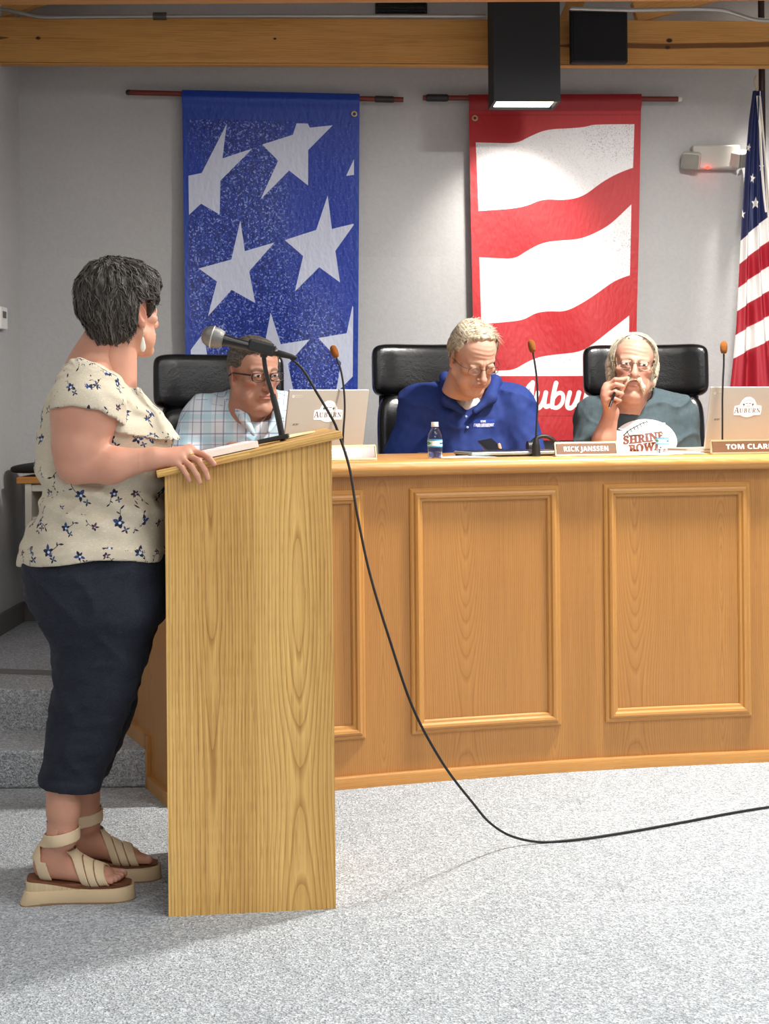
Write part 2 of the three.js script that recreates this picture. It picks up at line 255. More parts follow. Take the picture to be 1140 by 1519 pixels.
// raised frames: four mitred mouldings each, round an inset panel
const MOLD = [[0, 0], [0, 0.007], [0.005, 0.011], [0.012, 0.011], [0.016, 0.019], [0.023, 0.023], [0.031, 0.021], [0.036, 0.012], [0.043, 0.010], [0.047, 0.002]];
function frame(s0, s1, y0, y1) {
  const f = new THREE.Group(); f.name = 'panel_frame'; dais.add(f);
  const side = (fa, fb, mat, flip) => { const g = surf(MOLD.length - 1, 10, (u, v) => { const [w, t] = MOLD[Math.round(u * (MOLD.length - 1))], a = fa(w), b = fb(w), s = mix(a[0], b[0], v), y = mix(a[1], b[1], v); return [D(s, y, t), flip ? v * (s1 - s0) : w * 3, flip ? w * 3 : y]; }); part('molding', toCreasedNormals(g, 0.45), mat, f); };
  side((w) => [s1 - w, y1 - w], (w) => [s0 + w, y1 - w], M.oakRail2, true);
  side((w) => [s0 + w, y0 + w], (w) => [s1 - w, y0 + w], M.oakRail2, true);
  side((w) => [s0 + w, y1 - w], (w) => [s0 + w, y0 + w], M.oakStile, false);
  side((w) => [s1 - w, y0 + w], (w) => [s1 - w, y1 - w], M.oakStile, false);
}
M.oakRail2 = M.oakRail;
{ const y1 = 1.002, y0 = 0.165;
  const S = (px) => sAt(px, 0.58, 0.01);
  const a = S(609.5), b = S(831), c = S(897), d = S(1114), e = S(541);
  frame(a, b, y0, y1); frame(c, d, y0, y1); frame(e - (b - a), e, y0, y1); frame(d + (c - b), Math.min(SR - 0.01, d + (c - b) + (b - a)), y0, y1);
}
{ // left return of the dais beside the steps, with stepped skirting
  const sd = (t, y, o = 0) => D(SL - o, y, t);
  const slab = (t0, t1, y0, y1, o0, o1) => { const g = new THREE.BoxGeometry(1, 1, 1, 1, 1, 1), p = g.attributes.position; for (let i = 0; i < p.count; i++) { const q = sd(mix(t0, t1, p.getZ(i) + 0.5), mix(y0, y1, p.getY(i) + 0.5), mix(o0, o1, p.getX(i) + 0.5)); p.setXYZ(i, q.x, q.y, q.z); } g.computeVertexNormals(); return boxUV(g); };
  part('side_board', slab(-1.35, 0, 0, TOP - 0.05, 0.02, -0.01), M.oak, dais);
  const tz = (z) => { let a = 0, b = -1.5; for (let i = 0; i < 40; i++) { const m = (a + b) / 2; if (sd(m, 0, 0).z > z) a = m; else b = m; } return a; };
  const t1 = tz(-5.135), t2 = tz(-5.45);
  part('skirting', merged([slab(t1, 0.01, 0, 0.045, 0.034, 0.018), slab(t1 - 0.03, t1 + 0.012, 0.0, STEP1 + 0.05, 0.034, 0.018), slab(t2, t1, STEP1, STEP1 + 0.05, 0.034, 0.018), slab(t2 - 0.03, t2 + 0.012, STEP1, PLAT + 0.05, 0.034, 0.018), slab(-1.35, t2, PLAT, PLAT + 0.05, 0.034, 0.018)]), M.oakStile, dais);
}

// ================================================================ LECTERN
const LB0 = G(250, 1360), LB1 = G(498, 1348);                                    // foot of the near side board
const LW = LB0.distanceTo(LB1), LTURN = Math.atan2(-(LB1.z - LB0.z), LB1.x - LB0.x), LDEP = 0.56;
const lect = thing('lectern', 'tall light oak lectern with a slanted top, standing on the carpet', 'lectern', LB0, LTURN);
const lecPt = (x, y, z) => lect.localToWorld(V3(x, y, z)); lect.updateMatrixWorld();
const hAt = (px, py, p) => { const r = ray(px, py); const d = -p.z; return EYE + r[1] * d; };
const LH0 = hAt(246, 706, LB0), LH1 = hAt(494, 653, LB1);
console.log('lectern', LW.toFixed(3), LH0.toFixed(3), LH1.toFixed(3), (LTURN * 57.3).toFixed(1), LB0.z.toFixed(2), LB1.z.toFixed(2));
const lecMap = woodTex(1024, 2048, 0.44, 1.22, [222, 178, 102], [164, 116, 52], [[0.112, 2.2], [0.335, 11.4]], { freq: 125, depth: 0.02, contrast: 1.25, streak: 0.5 });
M.lec = std({ map: tiled(lecMap, 1 / 0.44, 1 / 1.22), roughness: 0.45, clearcoat: 0.2, clearcoatRoughness: 0.4 });
M.lecRail = std({ map: (() => { const t = tiled(lecMap, 1 / 0.44, 1 / 0.6); t.rotation = Math.PI / 2; return t; })(), roughness: 0.42, clearcoat: 0.2, clearcoatRoughness: 0.4 });
{
  const sideShape = new THREE.Shape([[0, 0], [LW, 0], [LW, LH1], [0, LH0]].map(([x, y]) => new THREE.Vector2(x, y)));
  const sideG = () => boxUV(new THREE.ExtrudeGeometry(sideShape, { depth: 0.02, bevelEnabled: false }).translate(0, 0, -0.02));
  part('side_board', sideG(), M.lec, lect);
  const far = part('side_board', sideG(), M.lec, lect); far.position.z = -LDEP + 0.02;
  part('front_board', boxUV(box(0.02, LH1 - 0.01, LDEP - 0.04, LW - 0.01, (LH1 - 0.01) / 2, -LDEP / 2)), M.lec, lect);
  part('shelf', boxUV(box(LW - 0.06, 0.02, LDEP - 0.04, LW / 2, 0.55, -LDEP / 2)), M.lecRail, lect);
  part('shelf', boxUV(box(LW - 0.03, 0.03, LDEP - 0.04, LW / 2, 0.05, -LDEP / 2)), M.lecRail, lect);
  const sl = Math.atan2(LH1 - LH0, LW), Llid = (LW + 0.045) / Math.cos(sl);
  const lid = new THREE.Group(); lid.name = 'top'; lid.position.set(LW / 2 + 0.003, (LH0 + LH1) / 2 + 0.0098, -LDEP / 2); lid.rotation.z = sl; lect.add(lid);
  part('top_board', boxUV(rbox(Llid, 0.019, LDEP + 0.036, 0.002)), M.lecRail, lid);
  part('stop_ledge', boxUV(rbox(0.012, 0.016, LDEP - 0.04, 0.002, -Llid / 2 + 0.008, 0.0165, -0.02)), M.lecRail, lid);
}
lect.updateMatrixWorld(true);
const LSL = Math.atan2(LH1 - LH0, LW);
const lidPt = (x, z, up = 0) => lecPt(x, LH0 + (LH1 - LH0) * x / LW + 0.0205 / Math.cos(LSL) + up, z);      // point on the lectern's top, x from its left side, z <= 0 from the near side

// ================================================================ LECTERN MICROPHONE AND PAPERS
M.blackGloss = std({ color: 0x121214, roughness: 0.28 });
M.blackSatin = std({ color: 0x17181a, roughness: 0.5 });
M.rubber = std({ color: 0x151517, roughness: 0.7 });
function lidXat(px, z) { let a = 0, b = LW; for (let i = 0; i < 40; i++) { const m = (a + b) / 2; if (proj(lidPt(m, z))[0] < px) a = m; else b = m; } return a; }
const MZ = -0.2, micBase = lidPt(lidXat(419, MZ), MZ);
{
  const t = thing('lectern_microphone', 'black gooseneck microphone with round silver mesh head on the lectern', 'microphone', micBase), B = (px, py, dd = 0) => W(px, py, -micBase.z + dd).sub(micBase);
  const pl = part('base_plate', rbox(0.085, 0.012, 0.05, 0.003), M.blackSatin, t); pl.position.copy(B(405, 658, -0.03)); pl.position.y = lidPt(lidXat(405, MZ + 0.03), MZ + 0.03, 0.009).y - micBase.y; pl.rotation.z = LSL;
  part('lower_stem', tube([B(420, 656), B(416, 636), B(411, 612), B(404, 585)], 0.0085, 12, 24), M.blackSatin, t);
  part('gooseneck', tube([B(404, 586), B(398, 566), B(393, 545), B(391, 527), B(391, 518)], 0.0062, 12, 30), M.blackGloss, t);
  part('collar', cyl(0.0095, 0.012, 0.02).translate(...B(391, 530).toArray()), M.blackGloss, t);
  // clip and handheld microphone lying in it
  const axA = B(328, 503), axB = B(432, 529), dir = axB.clone().sub(axA).normalize(), q = new THREE.Quaternion().setFromUnitVectors(V3(0, 1, 0), dir);
  const alongAxis = (px) => axA.clone().lerp(axB, (px - 328) / (432 - 328));
  const put = (name, g, mat, px, par = t) => { const m = part(name, g, mat, par); m.quaternion.copy(q); m.position.copy(alongAxis(px)); return m; };
  put('handle', new THREE.LatheGeometry([[0.0, 0], [0.0165, 0], [0.0165, 0.004], [0.0135, 0.03], [0.012, 0.09], [0.0105, 0.13], [0.0095, 0.15], [0.0, 0.152]].map(([x, y]) => new THREE.Vector2(x, y)), 24), M.blackGloss, 330);
  put('clip', rbox(0.034, 0.075, 0.03, 0.008, 0, 0, 0), M.blackSatin, 388).position.y += 0.004;
  put('plug', new THREE.LatheGeometry([[0, 0], [0.009, 0], [0.009, 0.02], [0.007, 0.045], [0.004, 0.06], [0, 0.06]].map(([x, y]) => new THREE.Vector2(x, y)), 16), M.rubber, 408);
  // mesh head with band
  const meshTex = dataTex(256, 256, (u, v) => { const k = Math.sin(u * 256 * 0.9) * Math.sin(v * 256 * 0.9); const n = 150 + 70 * k; return [n, n, n]; });
  const hm = std({ map: meshTex, color: 0xd8d8d4, metalness: 0.75, roughness: 0.38, bumpMap: meshTex, bumpScale: 0.001 });
  const head = put('mesh_head', new THREE.LatheGeometry([[0, -0.06], [0.012, -0.058], [0.021, -0.052], [0.027, -0.042], [0.0292, -0.03], [0.0285, -0.022], [0.027, -0.012], [0.0225, 0], [0.0165, 0.001]].map(([x, y]) => new THREE.Vector2(x, y)), 32), hm, 331);
  const band = part('band', new THREE.TorusGeometry(0.0293, 0.0022, 8, 40).rotateX(Math.PI / 2), std({ color: 0xc4c4c0, metalness: 0.8, roughness: 0.3 }), head); band.position.y = -0.03;
}
{ // cable: from the microphone over the lectern's high edge, hanging, then over the carpet
  const zT = -micBase.z, pts = [W(428, 529, zT), W(447, 546, zT), W(470, 583, zT), W(494, 624, zT)];
  const lip = lecPt(LW + 0.03, LH1 + 0.028, MZ); pts.push(lip);
  const hang = [[517, 690, 4.07], [529, 760, 4.05], [548, 850, 4.02], [578, 950, 4.0], [612, 1050, 4.02], [655, 1130, 4.1], [700, 1190, 4.24], [728, 1222, 4.34], [760, 1241, 4.41]];
  for (const [x, y, d] of hang) pts.push(W(x, y, d));
  for (const [x, y] of [[800, 1249], [850, 1246], [920, 1236], [1010, 1220], [1090, 1205], [1180, 1191], [1260, 1180]]) pts.push(G(x, y, 0.005));
  tag(part('microphone_cable', tube(pts, 0.0036, 8, 260), M.rubber, scene), 'black microphone cable hanging from the lectern and snaking over the carpet', 'cable');
}
function sheetOn(p, w, d, turn, slope, name, label, mat, cat, th = 0.002, group) { const t = thing(name, label, cat, p, turn, group); const m = part('sheet', boxUV(box(w, th, d, 0, th / 2, 0)), mat, t); m.rotation.z = slope; return t; }
{ // papers on the lectern
  const lines = canvasTex(256, 256, (c, w, h) => { c.fillStyle = '#f1ecec'; c.fillRect(0, 0, w, h); for (let i = 0; i < 14; i++) { c.fillStyle = i % 3 ? '#b07a90' : '#5a6ba0'; for (let k = 0; k < 9; k++) c.fillRect(14 + k * 27, 12 + i * 17, 12 + (i * 7 + k * 5) % 10, 4); } });
  const x = 0.15, z = -0.13, sl = LSL;
  const mk = (name, label, x, z, up, w, d, th, turn, mat, cat) => { const p = lidPt(x, z, up), t = thing(name, label, cat, p, LTURN); const g = part('sheets', boxUV(box(w, th, d, 0, th / 2, 0), 4), mat, t); g.rotation.order = 'ZYX'; g.rotation.set(0, turn, sl); return t; };
  mk('agenda_booklet', 'open printed agenda booklet lying on the lectern top', x, z, 0.0005, 0.16, 0.2, 0.016, 0.12, std({ map: lines, roughness: 0.7 }), 'booklet');
  mk('paper_sheet', 'loose white sheet on the lectern beside the booklet', x - 0.01, z - 0.21, 0.0005, 0.2, 0.16, 0.004, -0.15, std({ color: 0xe9e6e2, roughness: 0.8 }), 'paper');
  mk('note_paper', 'pale yellow note sheet behind the microphone on the lectern', 0.335, -0.3, 0.0005, 0.09, 0.12, 0.004, 0.5, std({ color: 0xe8dcb0, roughness: 0.8 }), 'paper');
}

// ================================================================ ON THE DAIS
const counterAt = (px, t) => { const s = sAt(px, TOP, t); return [D(s, TOP, t), faceTurn(s), s]; };
// ---- laptops
const lidMat = std({ color: 0xb9b2a8, roughness: 0.42, metalness: 0.35 });
const stickerTex = canvasTex(512, 320, (c, w, h) => {
  c.fillStyle = '#f4f4f6'; c.fillRect(0, 0, w, h); c.fillStyle = '#55443f'; c.textAlign = 'center'; c.font = 'bold 104px serif';
  const word = 'AUBURN'; c.font = 'bold 118px serif'; c.fillText('A', 58, 238); c.font = 'bold 92px serif'; [...'UBURN'].forEach((ch, i) => c.fillText(ch, 138 + i * 78, 236));
  c.strokeStyle = '#8a8f98'; c.lineWidth = 6; c.beginPath(); c.arc(256, 150, 108, Math.PI * 1.1, Math.PI * 1.9); c.stroke();
  c.fillStyle = '#3d5a50'; for (const x of [176, 336]) { c.beginPath(); c.arc(x, 112, 16, 0, 7); c.fill(); c.fillRect(x - 4, 118, 8, 26); } c.fillStyle = '#555'; c.fillRect(206, 92, 40, 10); c.fillRect(262, 92, 44, 10); c.fillRect(220, 134, 74, 5);
});
const stickerShape = (() => { const s = new THREE.Shape(); s.moveTo(-0.06, -0.026); s.lineTo(-0.03, -0.026); s.quadraticCurveTo(-0.015, -0.034, 0, -0.034); s.quadraticCurveTo(0.015, -0.034, 0.03, -0.026); s.lineTo(0.06, -0.026); s.quadraticCurveTo(0.064, -0.01, 0.06, 0.008); s.lineTo(0.038, 0.011); s.quadraticCurveTo(0.026, 0.042, 0, 0.042); s.quadraticCurveTo(-0.026, 0.042, -0.038, 0.011); s.lineTo(-0.06, 0.008); s.quadraticCurveTo(-0.064, -0.01, -0.06, -0.026); return s; })();
function laptop(pos, turn, lean, label) {
  const t = thing('laptop', label, 'laptop', pos, turn, 'laptops on the dais'), w = 0.345, d = 0.235;
  part('keyboard_deck', rbox(w, 0.014, d, 0.005, 0, 0.008, -d / 2), lidMat, t);
  const lid = new THREE.Group(); lid.name = 'screen_lid'; lid.position.set(0, 0.014, 0); lid.rotation.x = lean; t.add(lid);
  part('lid_shell', rbox(w, d, 0.008, 0.004, 0, d / 2, 0), lidMat, lid);
  part('screen', box(w - 0.02, d - 0.03, 0.001, 0, d / 2, -0.0046), M.blackGloss, lid);
  const sg = new THREE.ExtrudeGeometry(stickerShape, { depth: 0.0008, bevelEnabled: false }), p = sg.attributes.position, uv = sg.attributes.uv; for (let i = 0; i < p.count; i++) uv.setXY(i, (p.getX(i) + 0.064) / 0.128, (p.getY(i) + 0.038) / 0.08);
  const st = part('sticker', sg, std({ map: stickerTex, roughness: 0.4 }), lid); st.position.set(0.002, d * 0.655, 0.0041); tag(st, 'white arched town sticker');
  const word = canvasTex(256, 64, (c, W_, H) => { c.fillStyle = '#b4ada3'; c.fillRect(0, 0, W_, H); c.fillStyle = '#2a2724'; c.font = 'bold italic 66px sans-serif'; c.textAlign = 'center'; c.fillText('acer', W_ / 2, 50); });
  const wm = part('maker_mark', box(0.046, 0.0115, 0.0004, -w / 2 + 0.04, d * 0.48, 0.0041), std({ map: word, roughness: 0.45, metalness: 0.2 }), lid);
  const dotTex = canvasTex(128, 32, (c, W_, H) => { c.fillStyle = '#b9b2a8'; c.fillRect(0, 0, W_, H); c.fillStyle = '#e6e4e0'; c.beginPath(); c.arc(18, 16, 12, 0, 7); c.fill(); c.fillStyle = '#6a655e'; c.beginPath(); c.arc(18, 16, 5, 0, 7); c.fill(); c.font = '18px sans-serif'; c.fillStyle = '#8d877e'; c.fillText('chromebook', 38, 22, 86); });
  part('maker_badge', box(0.044, 0.011, 0.0004, -w / 2 + 0.035, d * 0.9, 0.0041), std({ map: dotTex, roughness: 0.45 }), lid);
  return t;
}
{ const [p, r] = counterAt(478, -0.24); laptop(p, r + 0.34, 0.2, 'open silver laptop standing behind the lectern microphone cable'); }
{ const [p, r] = counterAt(1100, -0.25); laptop(p, r + 0.3, 0.2, 'open silver laptop beside the man with the white moustache'); }
// ---- name plates
function namePlate(px, t0, word, turn, w, lean, label) {
  const look = plateLook;
  const [p, r] = counterAt(px, t0), t = thing('name_plate', label, 'name plate', p, r + turn, 'council name plates'), h = 0.05;
  const tx = canvasTex(1024, 192, (c, W_, H) => { c.fillStyle = look.bg; c.fillRect(0, 0, W_, H); const rr = rng(px); for (let i = 0; i < 220; i++) { c.fillStyle = `rgba(${look.grain},${0.05 + 0.08 * rr()})`; c.fillRect(rr() * W_, rr() * H, 60 + rr() * 300, 1 + rr() * 3); } c.fillStyle = look.fg; c.font = 'bold 118px sans-serif'; c.textAlign = 'center'; c.fillText(word, W_ / 2, H / 2 + 42, W_ * 0.86); });
  const g = new THREE.Group(); g.name = 'plate'; g.rotation.x = lean; t.add(g);
  const face = box(w - 0.008, h - 0.01, 0.003, 0, h / 2 + 0.002, 0.001);
  part('engraved_face', face, std({ map: tx, roughness: look.rough, clearcoat: 1, clearcoatRoughness: look.cr }), g);
  part('holder', merged([box(w, 0.006, 0.01, 0, h, -0.002), box(w, 0.006, 0.012, 0, 0.003, 0.001), box(0.004, h, 0.01, -w / 2, h / 2, -0.002), box(0.004, h, 0.01, w / 2, h / 2, -0.002), box(w, h, 0.003, 0, h / 2, -0.005)]), std({ color: 0xc9b98f, roughness: 0.3, metalness: 0.7 }), g);
  part('foot', box(w, 0.004, 0.045, 0, 0.002, -0.02), std({ color: 0xc9b98f, roughness: 0.3, metalness: 0.7 }), t);
}
const plateLook = { bg: '#6e4a2c', grain: '30,16,6', fg: '#f6f2ea', rough: 0.35, cr: 0.07 };
namePlate(870, -0.05, 'RICK JANSSEN', 0.0, 0.228, -0.33, 'brown name plate with white letters beside the white football shirt');
namePlate(1112, -0.035, 'TOM CLARK', 0.05, 0.29, -0.22, 'brown name plate in front of the laptop next to the flag');
namePlate(506, -0.07, 'CURTRIGHT', 0.0, 0.25, -0.22, 'brown name plate behind the lectern, in front of a laptop');
// ---- gooseneck microphones on the dais
function deskMic(label, pts, baseKind) {                       // pts: [px, py] from base to capsule, d = depth
  const [b] = counterAt(pts[0][0], pts.t), d = -b.z, t = thing('desk_microphone', label, 'microphone', b, 0, 'desk microphones'), L = pts.map(([x, y]) => W(x, y, d).sub(b)); L[0].set(0, 0.03, 0);
  if (baseKind) { part('base', merged([cyl(0.016, 0.014, 0.045, 0, 0, 0, 20), cyl(0.012, 0.008, 0.02, 0, 0.045, 0, 20)]), M.blackSatin, t); } else part('base', cyl(0.026, 0.008, 0.03, 0, 0, 0, 20), M.blackSatin, t);
  part('gooseneck', tube(L, 0.0035, 8, 40), M.blackSatin, t);
  const e = L[L.length - 1], dir = e.clone().sub(L[L.length - 2]).normalize(), f = part('foam_tip', new THREE.LatheGeometry([[0, 0], [0.009, 0.002], [0.0125, 0.012], [0.0135, 0.026], [0.012, 0.038], [0.007, 0.045], [0, 0.047]].map(([x, y]) => new THREE.Vector2(x, y)), 20), std({ color: 0xb0661c, roughness: 1, bumpMap: carpetBump, bumpScale: 0.003 }), t);
  f.position.copy(e); f.quaternion.setFromUnitVectors(V3(0, 1, 0), dir); tag(f, 'orange brown foam tip');
}
{ const p = [[508, 662], [509, 640], [511, 610], [510, 580], [505, 548], [499, 531]]; p.t = -0.2; deskMic('desk microphone with orange foam tip in front of the blue banner', p, false); }
{ const p = [[795, 679], [795, 640], [797, 600], [796, 565], [793, 540], [790, 523]]; p.t = -0.12; deskMic('desk microphone with orange foam tip in front of the red banner', p, true); }
{ const p = [[1071, 655], [1071, 620], [1071, 590], [1072, 560], [1073, 540], [1073, 525]]; p.t = -0.1; deskMic('desk microphone with orange foam tip in front of the laptop by the flag', p, false); }
// ---- water bottles
function bottle(px, t0, label, h = 0.145) {
  const [p, r] = counterAt(px, t0), t = thing('water_bottle', label, 'bottle', p, r, 'small water bottles'), s = h / 0.145;
  const out = [[0, 0.0], [0.024, 0.0], [0.029, 0.004], [0.0295, 0.02], [0.028, 0.024], [0.0295, 0.028], [0.0295, 0.075], [0.0285, 0.082], [0.025, 0.098], [0.017, 0.114], [0.0125, 0.121], [0.0125, 0.13]].map(([x, y]) => new THREE.Vector2(x * s, y * s));
  part('bottle_body', new THREE.LatheGeometry(out, 32), std({ color: 0xffffff, transmission: 1, thickness: 0, roughness: 0.08, ior: 1.4, side: THREE.DoubleSide }), t);
  part('water', new THREE.LatheGeometry([[0, 0.002], [0.0225, 0.002], [0.0275, 0.006], [0.028, 0.026], [0.0275, 0.026], [0, 0.026]].map(([x, y]) => new THREE.Vector2(x * s, y * s)), 32), std({ color: 0xffffff, transmission: 1, thickness: 0.05, roughness: 0.02, ior: 1.33 }), t);
  const lab = canvasTex(512, 128, (c, w, hh) => { c.fillStyle = '#bfe0f0'; c.fillRect(0, 0, w, hh); for (const o of [0, 256]) { c.fillStyle = '#4a9ac0'; c.fillRect(o, 0, 256, 20); c.fillRect(o, 108, 256, 20); c.fillStyle = '#4f8f58'; c.beginPath(); c.moveTo(o + 90, 60); c.lineTo(o + 150, 24); c.lineTo(o + 190, 62); c.lineTo(o + 150, 96); c.fill(); c.fillStyle = '#1f5a8c'; c.fillRect(o + 30, 52, 70, 26); c.fillStyle = '#fff'; c.fillRect(o + 200, 28, 40, 70); } });
  part('label', new THREE.CylinderGeometry(0.0299 * s, 0.0299 * s, 0.03 * s, 32, 1, true).translate(0, 0.06 * s, 0), std({ map: lab, roughness: 0.5, side: THREE.DoubleSide }), t);
  const cap = part('cap', merged([cyl(0.0142 * s, 0.0142 * s, 0.014 * s, 0, 0.13 * s, 0, 28), cyl(0.015 * s, 0.015 * s, 0.003 * s, 0, 0.126 * s, 0, 28)]), std({ color: 0xf2f2f2, roughness: 0.45 }), t);
}
bottle(645, -0.1, 'clear water bottle with a blue label in front of the royal blue polo', 0.128);
bottle(982, -0.16, 'clear water bottle in front of the printed football shirt', 0.115);
{ // flat things on the counter
  const [p, r] = counterAt(770, -0.13), t = thing('tablet', 'dark tablet computer lying flat beside a desk microphone', 'tablet', p, r + 0.05); part('tablet_body', rbox(0.36, 0.012, 0.2, 0.004, 0, 0.012, -0.1), std({ color: 0x9ea8a2, roughness: 0.35, metalness: 0.3 }), t); part('tablet_screen', box(0.34, 0.001, 0.18, 0, 0.0186, -0.1), M.blackGloss, t); part('case', rbox(0.35, 0.006, 0.19, 0.002, 0, 0.003, -0.1), M.blackSatin, t);
  const pap = std({ color: 0xeeeeea, roughness: 0.8 });
  const mkp = (px, t0, w, d, tr, label) => { const [q, a] = counterAt(px, t0), o = thing('paper_sheet', label, 'paper', q, a + tr); part('sheet', surf(8, 4, (u, v) => V3((u - 0.5) * w, 0.002 + 0.004 * Math.sin(u * 3.1) * v, -v * d)), std({ color: 0xeeeeea, roughness: 0.8, side: THREE.DoubleSide }), o); };
  mkp(700, -0.05, 0.2, 0.1, 0.1, 'white paper sheet tucked under the tablet');
  mkp(960, -0.03, 0.28, 0.2, 0.05, 'white papers under the water bottle by the football shirt');
  mkp(1005, -0.12, 0.2, 0.2, -0.2, 'white sheet poking out beside the laptop near the flag');
  const [q, a] = counterAt(806, -0.5), o = thing('headset', 'black headset band lying on the counter behind a desk microphone', 'headset', q, a); part('band', new THREE.TorusGeometry(0.055, 0.008, 10, 24, Math.PI).translate(0, 0.008, 0), M.blackSatin, o); for (const s of [-1, 1]) part('ear_cup', cyl(0.022, 0.022, 0.02, 0, -0.01, 0, 16).rotateZ(Math.PI / 2).translate(s * 0.055, 0.023, 0), M.blackSatin, o);
}

// ================================================================ CHAIRS
M.leather = std({ color: 0x08080a, roughness: 0.24, bumpMap: tiled(plasterBump, 2, 2), bumpScale: 0.0008 });
function puff(w, h, d, e1, e2, fn) {                              // pillow-like superellipsoid with optional bend
  const g = new THREE.SphereGeometry(1, 48, 32), p = g.attributes.position, f = (c, e) => Math.sign(c) * Math.pow(Math.abs(c), e);
  for (let i = 0; i < p.count; i++) { let x = f(p.getX(i), e1), y = f(p.getY(i), e1), z = f(p.getZ(i), e2); const q = V3(x * w / 2, y * h / 2, z * d / 2); if (fn) fn(q); p.setXYZ(i, q.x, q.y, q.z); }
  const m = mergeVertices((g.deleteAttribute('normal'), g.deleteAttribute('uv'), g), 1e-5); m.computeVertexNormals(); return boxUV(m);
}
function officeChair(x, z, turn, lift, label) {
  const t = thing('office_chair', label, 'chair', [x, PLAT, z], turn, 'black leather chairs behind the dais'), seat = 0.5;
  const bend = (k) => (q) => { q.z += k * q.x * q.x; };
  const hd = part('headrest', puff(0.53, 0.23, 0.13, 0.28, 0.6, bend(0.9)), M.leather, t); hd.position.set(0, lift - 0.115, -0.05); hd.rotation.x = -0.1;
  const bk = part('backrest', puff(0.49, 0.58, 0.14, 0.3, 0.65, bend(0.9)), M.leather, t); bk.position.set(0, lift - 0.115 - 0.38, -0.01); bk.rotation.x = -0.1;
  const sh = part('back_shell', puff(0.46, 0.7, 0.05, 0.3, 0.8, bend(0.9)), M.blackSatin, t); sh.position.set(0, lift - 0.42, -0.09); sh.rotation.x = -0.1;
  const st = part('seat', puff(0.52, 0.12, 0.52, 0.5, 0.35), M.leather, t); st.position.set(0, seat - 0.06, 0.22);
  for (const s of [-1, 1]) { const a = part('armrest', tube([[s * 0.27, seat - 0.08, 0.3], [s * 0.29, seat + 0.12, 0.32], [s * 0.29, seat + 0.2, 0.25], [s * 0.29, seat + 0.19, 0.05], [s * 0.25, seat + 0.1, -0.02]], 0.018, 10, 30), M.blackSatin, t); }
  part('gas_column', cyl(0.03, 0.03, seat - 0.2, 0, 0.09, 0.2, 16), M.blackSatin, t);
  const base = part('star_base', merged([0, 1, 2, 3, 4].map((k) => box(0.3, 0.03, 0.05, 0.15, 0.085, 0).rotateY(k * 1.2566).translate(0, 0, 0.2))), M.blackSatin, t);
  for (let k = 0; k < 5; k++) part('caster', new THREE.SphereGeometry(0.03, 12, 10).translate(0.29 * Math.cos(k * 1.2566), 0.031, 0.2 - 0.29 * Math.sin(k * 1.2566)), M.blackSatin, t);
}
{ const a = W(324, 526, 6.2), b = W(642, 511, 6.5), c = W(956, 512, 6.5);
  officeChair(a.x, a.z, 0.12, a.y - PLAT, 'black leather chair behind the man in the pale plaid shirt');
  officeChair(b.x, b.z, 0.1, b.y - PLAT, 'black leather chair behind the man in the royal blue polo');
  officeChair(c.x, c.z, -0.12, c.y - PLAT, 'black leather chair behind the man with the white moustache');
}

// ================================================================ BANNERS
function banner(name, label, q, tex, folds, print) {                // q: pixel corners [x0, y0 left top, y0 right top, x1, bottom y]
  const TL = onWall(q[0], q[1], 0.05), TR = onWall(q[3], q[2], 0.05), BL = onWall(q[5] ?? q[0], q[4], 0.05), BR = onWall(q[6] ?? q[3], q[4], 0.05);
  const t = thing(name, label, 'banner', TL.clone().add(TR).multiplyScalar(0.5).setY(BL.y)), o = t.position;
  const g = surf(60, 110, (u, v) => { const top = TL.clone().lerp(TR, u), bot = BL.clone().lerp(BR, u), p = bot.lerp(top, v); p.addScaledVector(wallN, folds(u, 1 - v)); return [p.sub(o), u, v]; });
  part('cloth', g, std({ map: tex, roughness: print.rough, side: THREE.DoubleSide, sheen: 0.15, bumpMap: print.bump, bumpScale: 0.003 }), t);
  return [t, o];
}
const speck = (x, y) => noise3(x * 0.16, y * 0.16, 3) * 0.7 + noise3(x * 0.33, y * 0.33, 8) * 0.5;
function paintField(c, w, h, fn) { const im = c.getImageData(0, 0, w, h), a = im.data; for (let j = 0; j < h; j++) for (let i = 0; i < w; i++) { const k = (j * w + i) * 4; fn(i, j, a, k); } c.putImageData(im, 0, 0); }
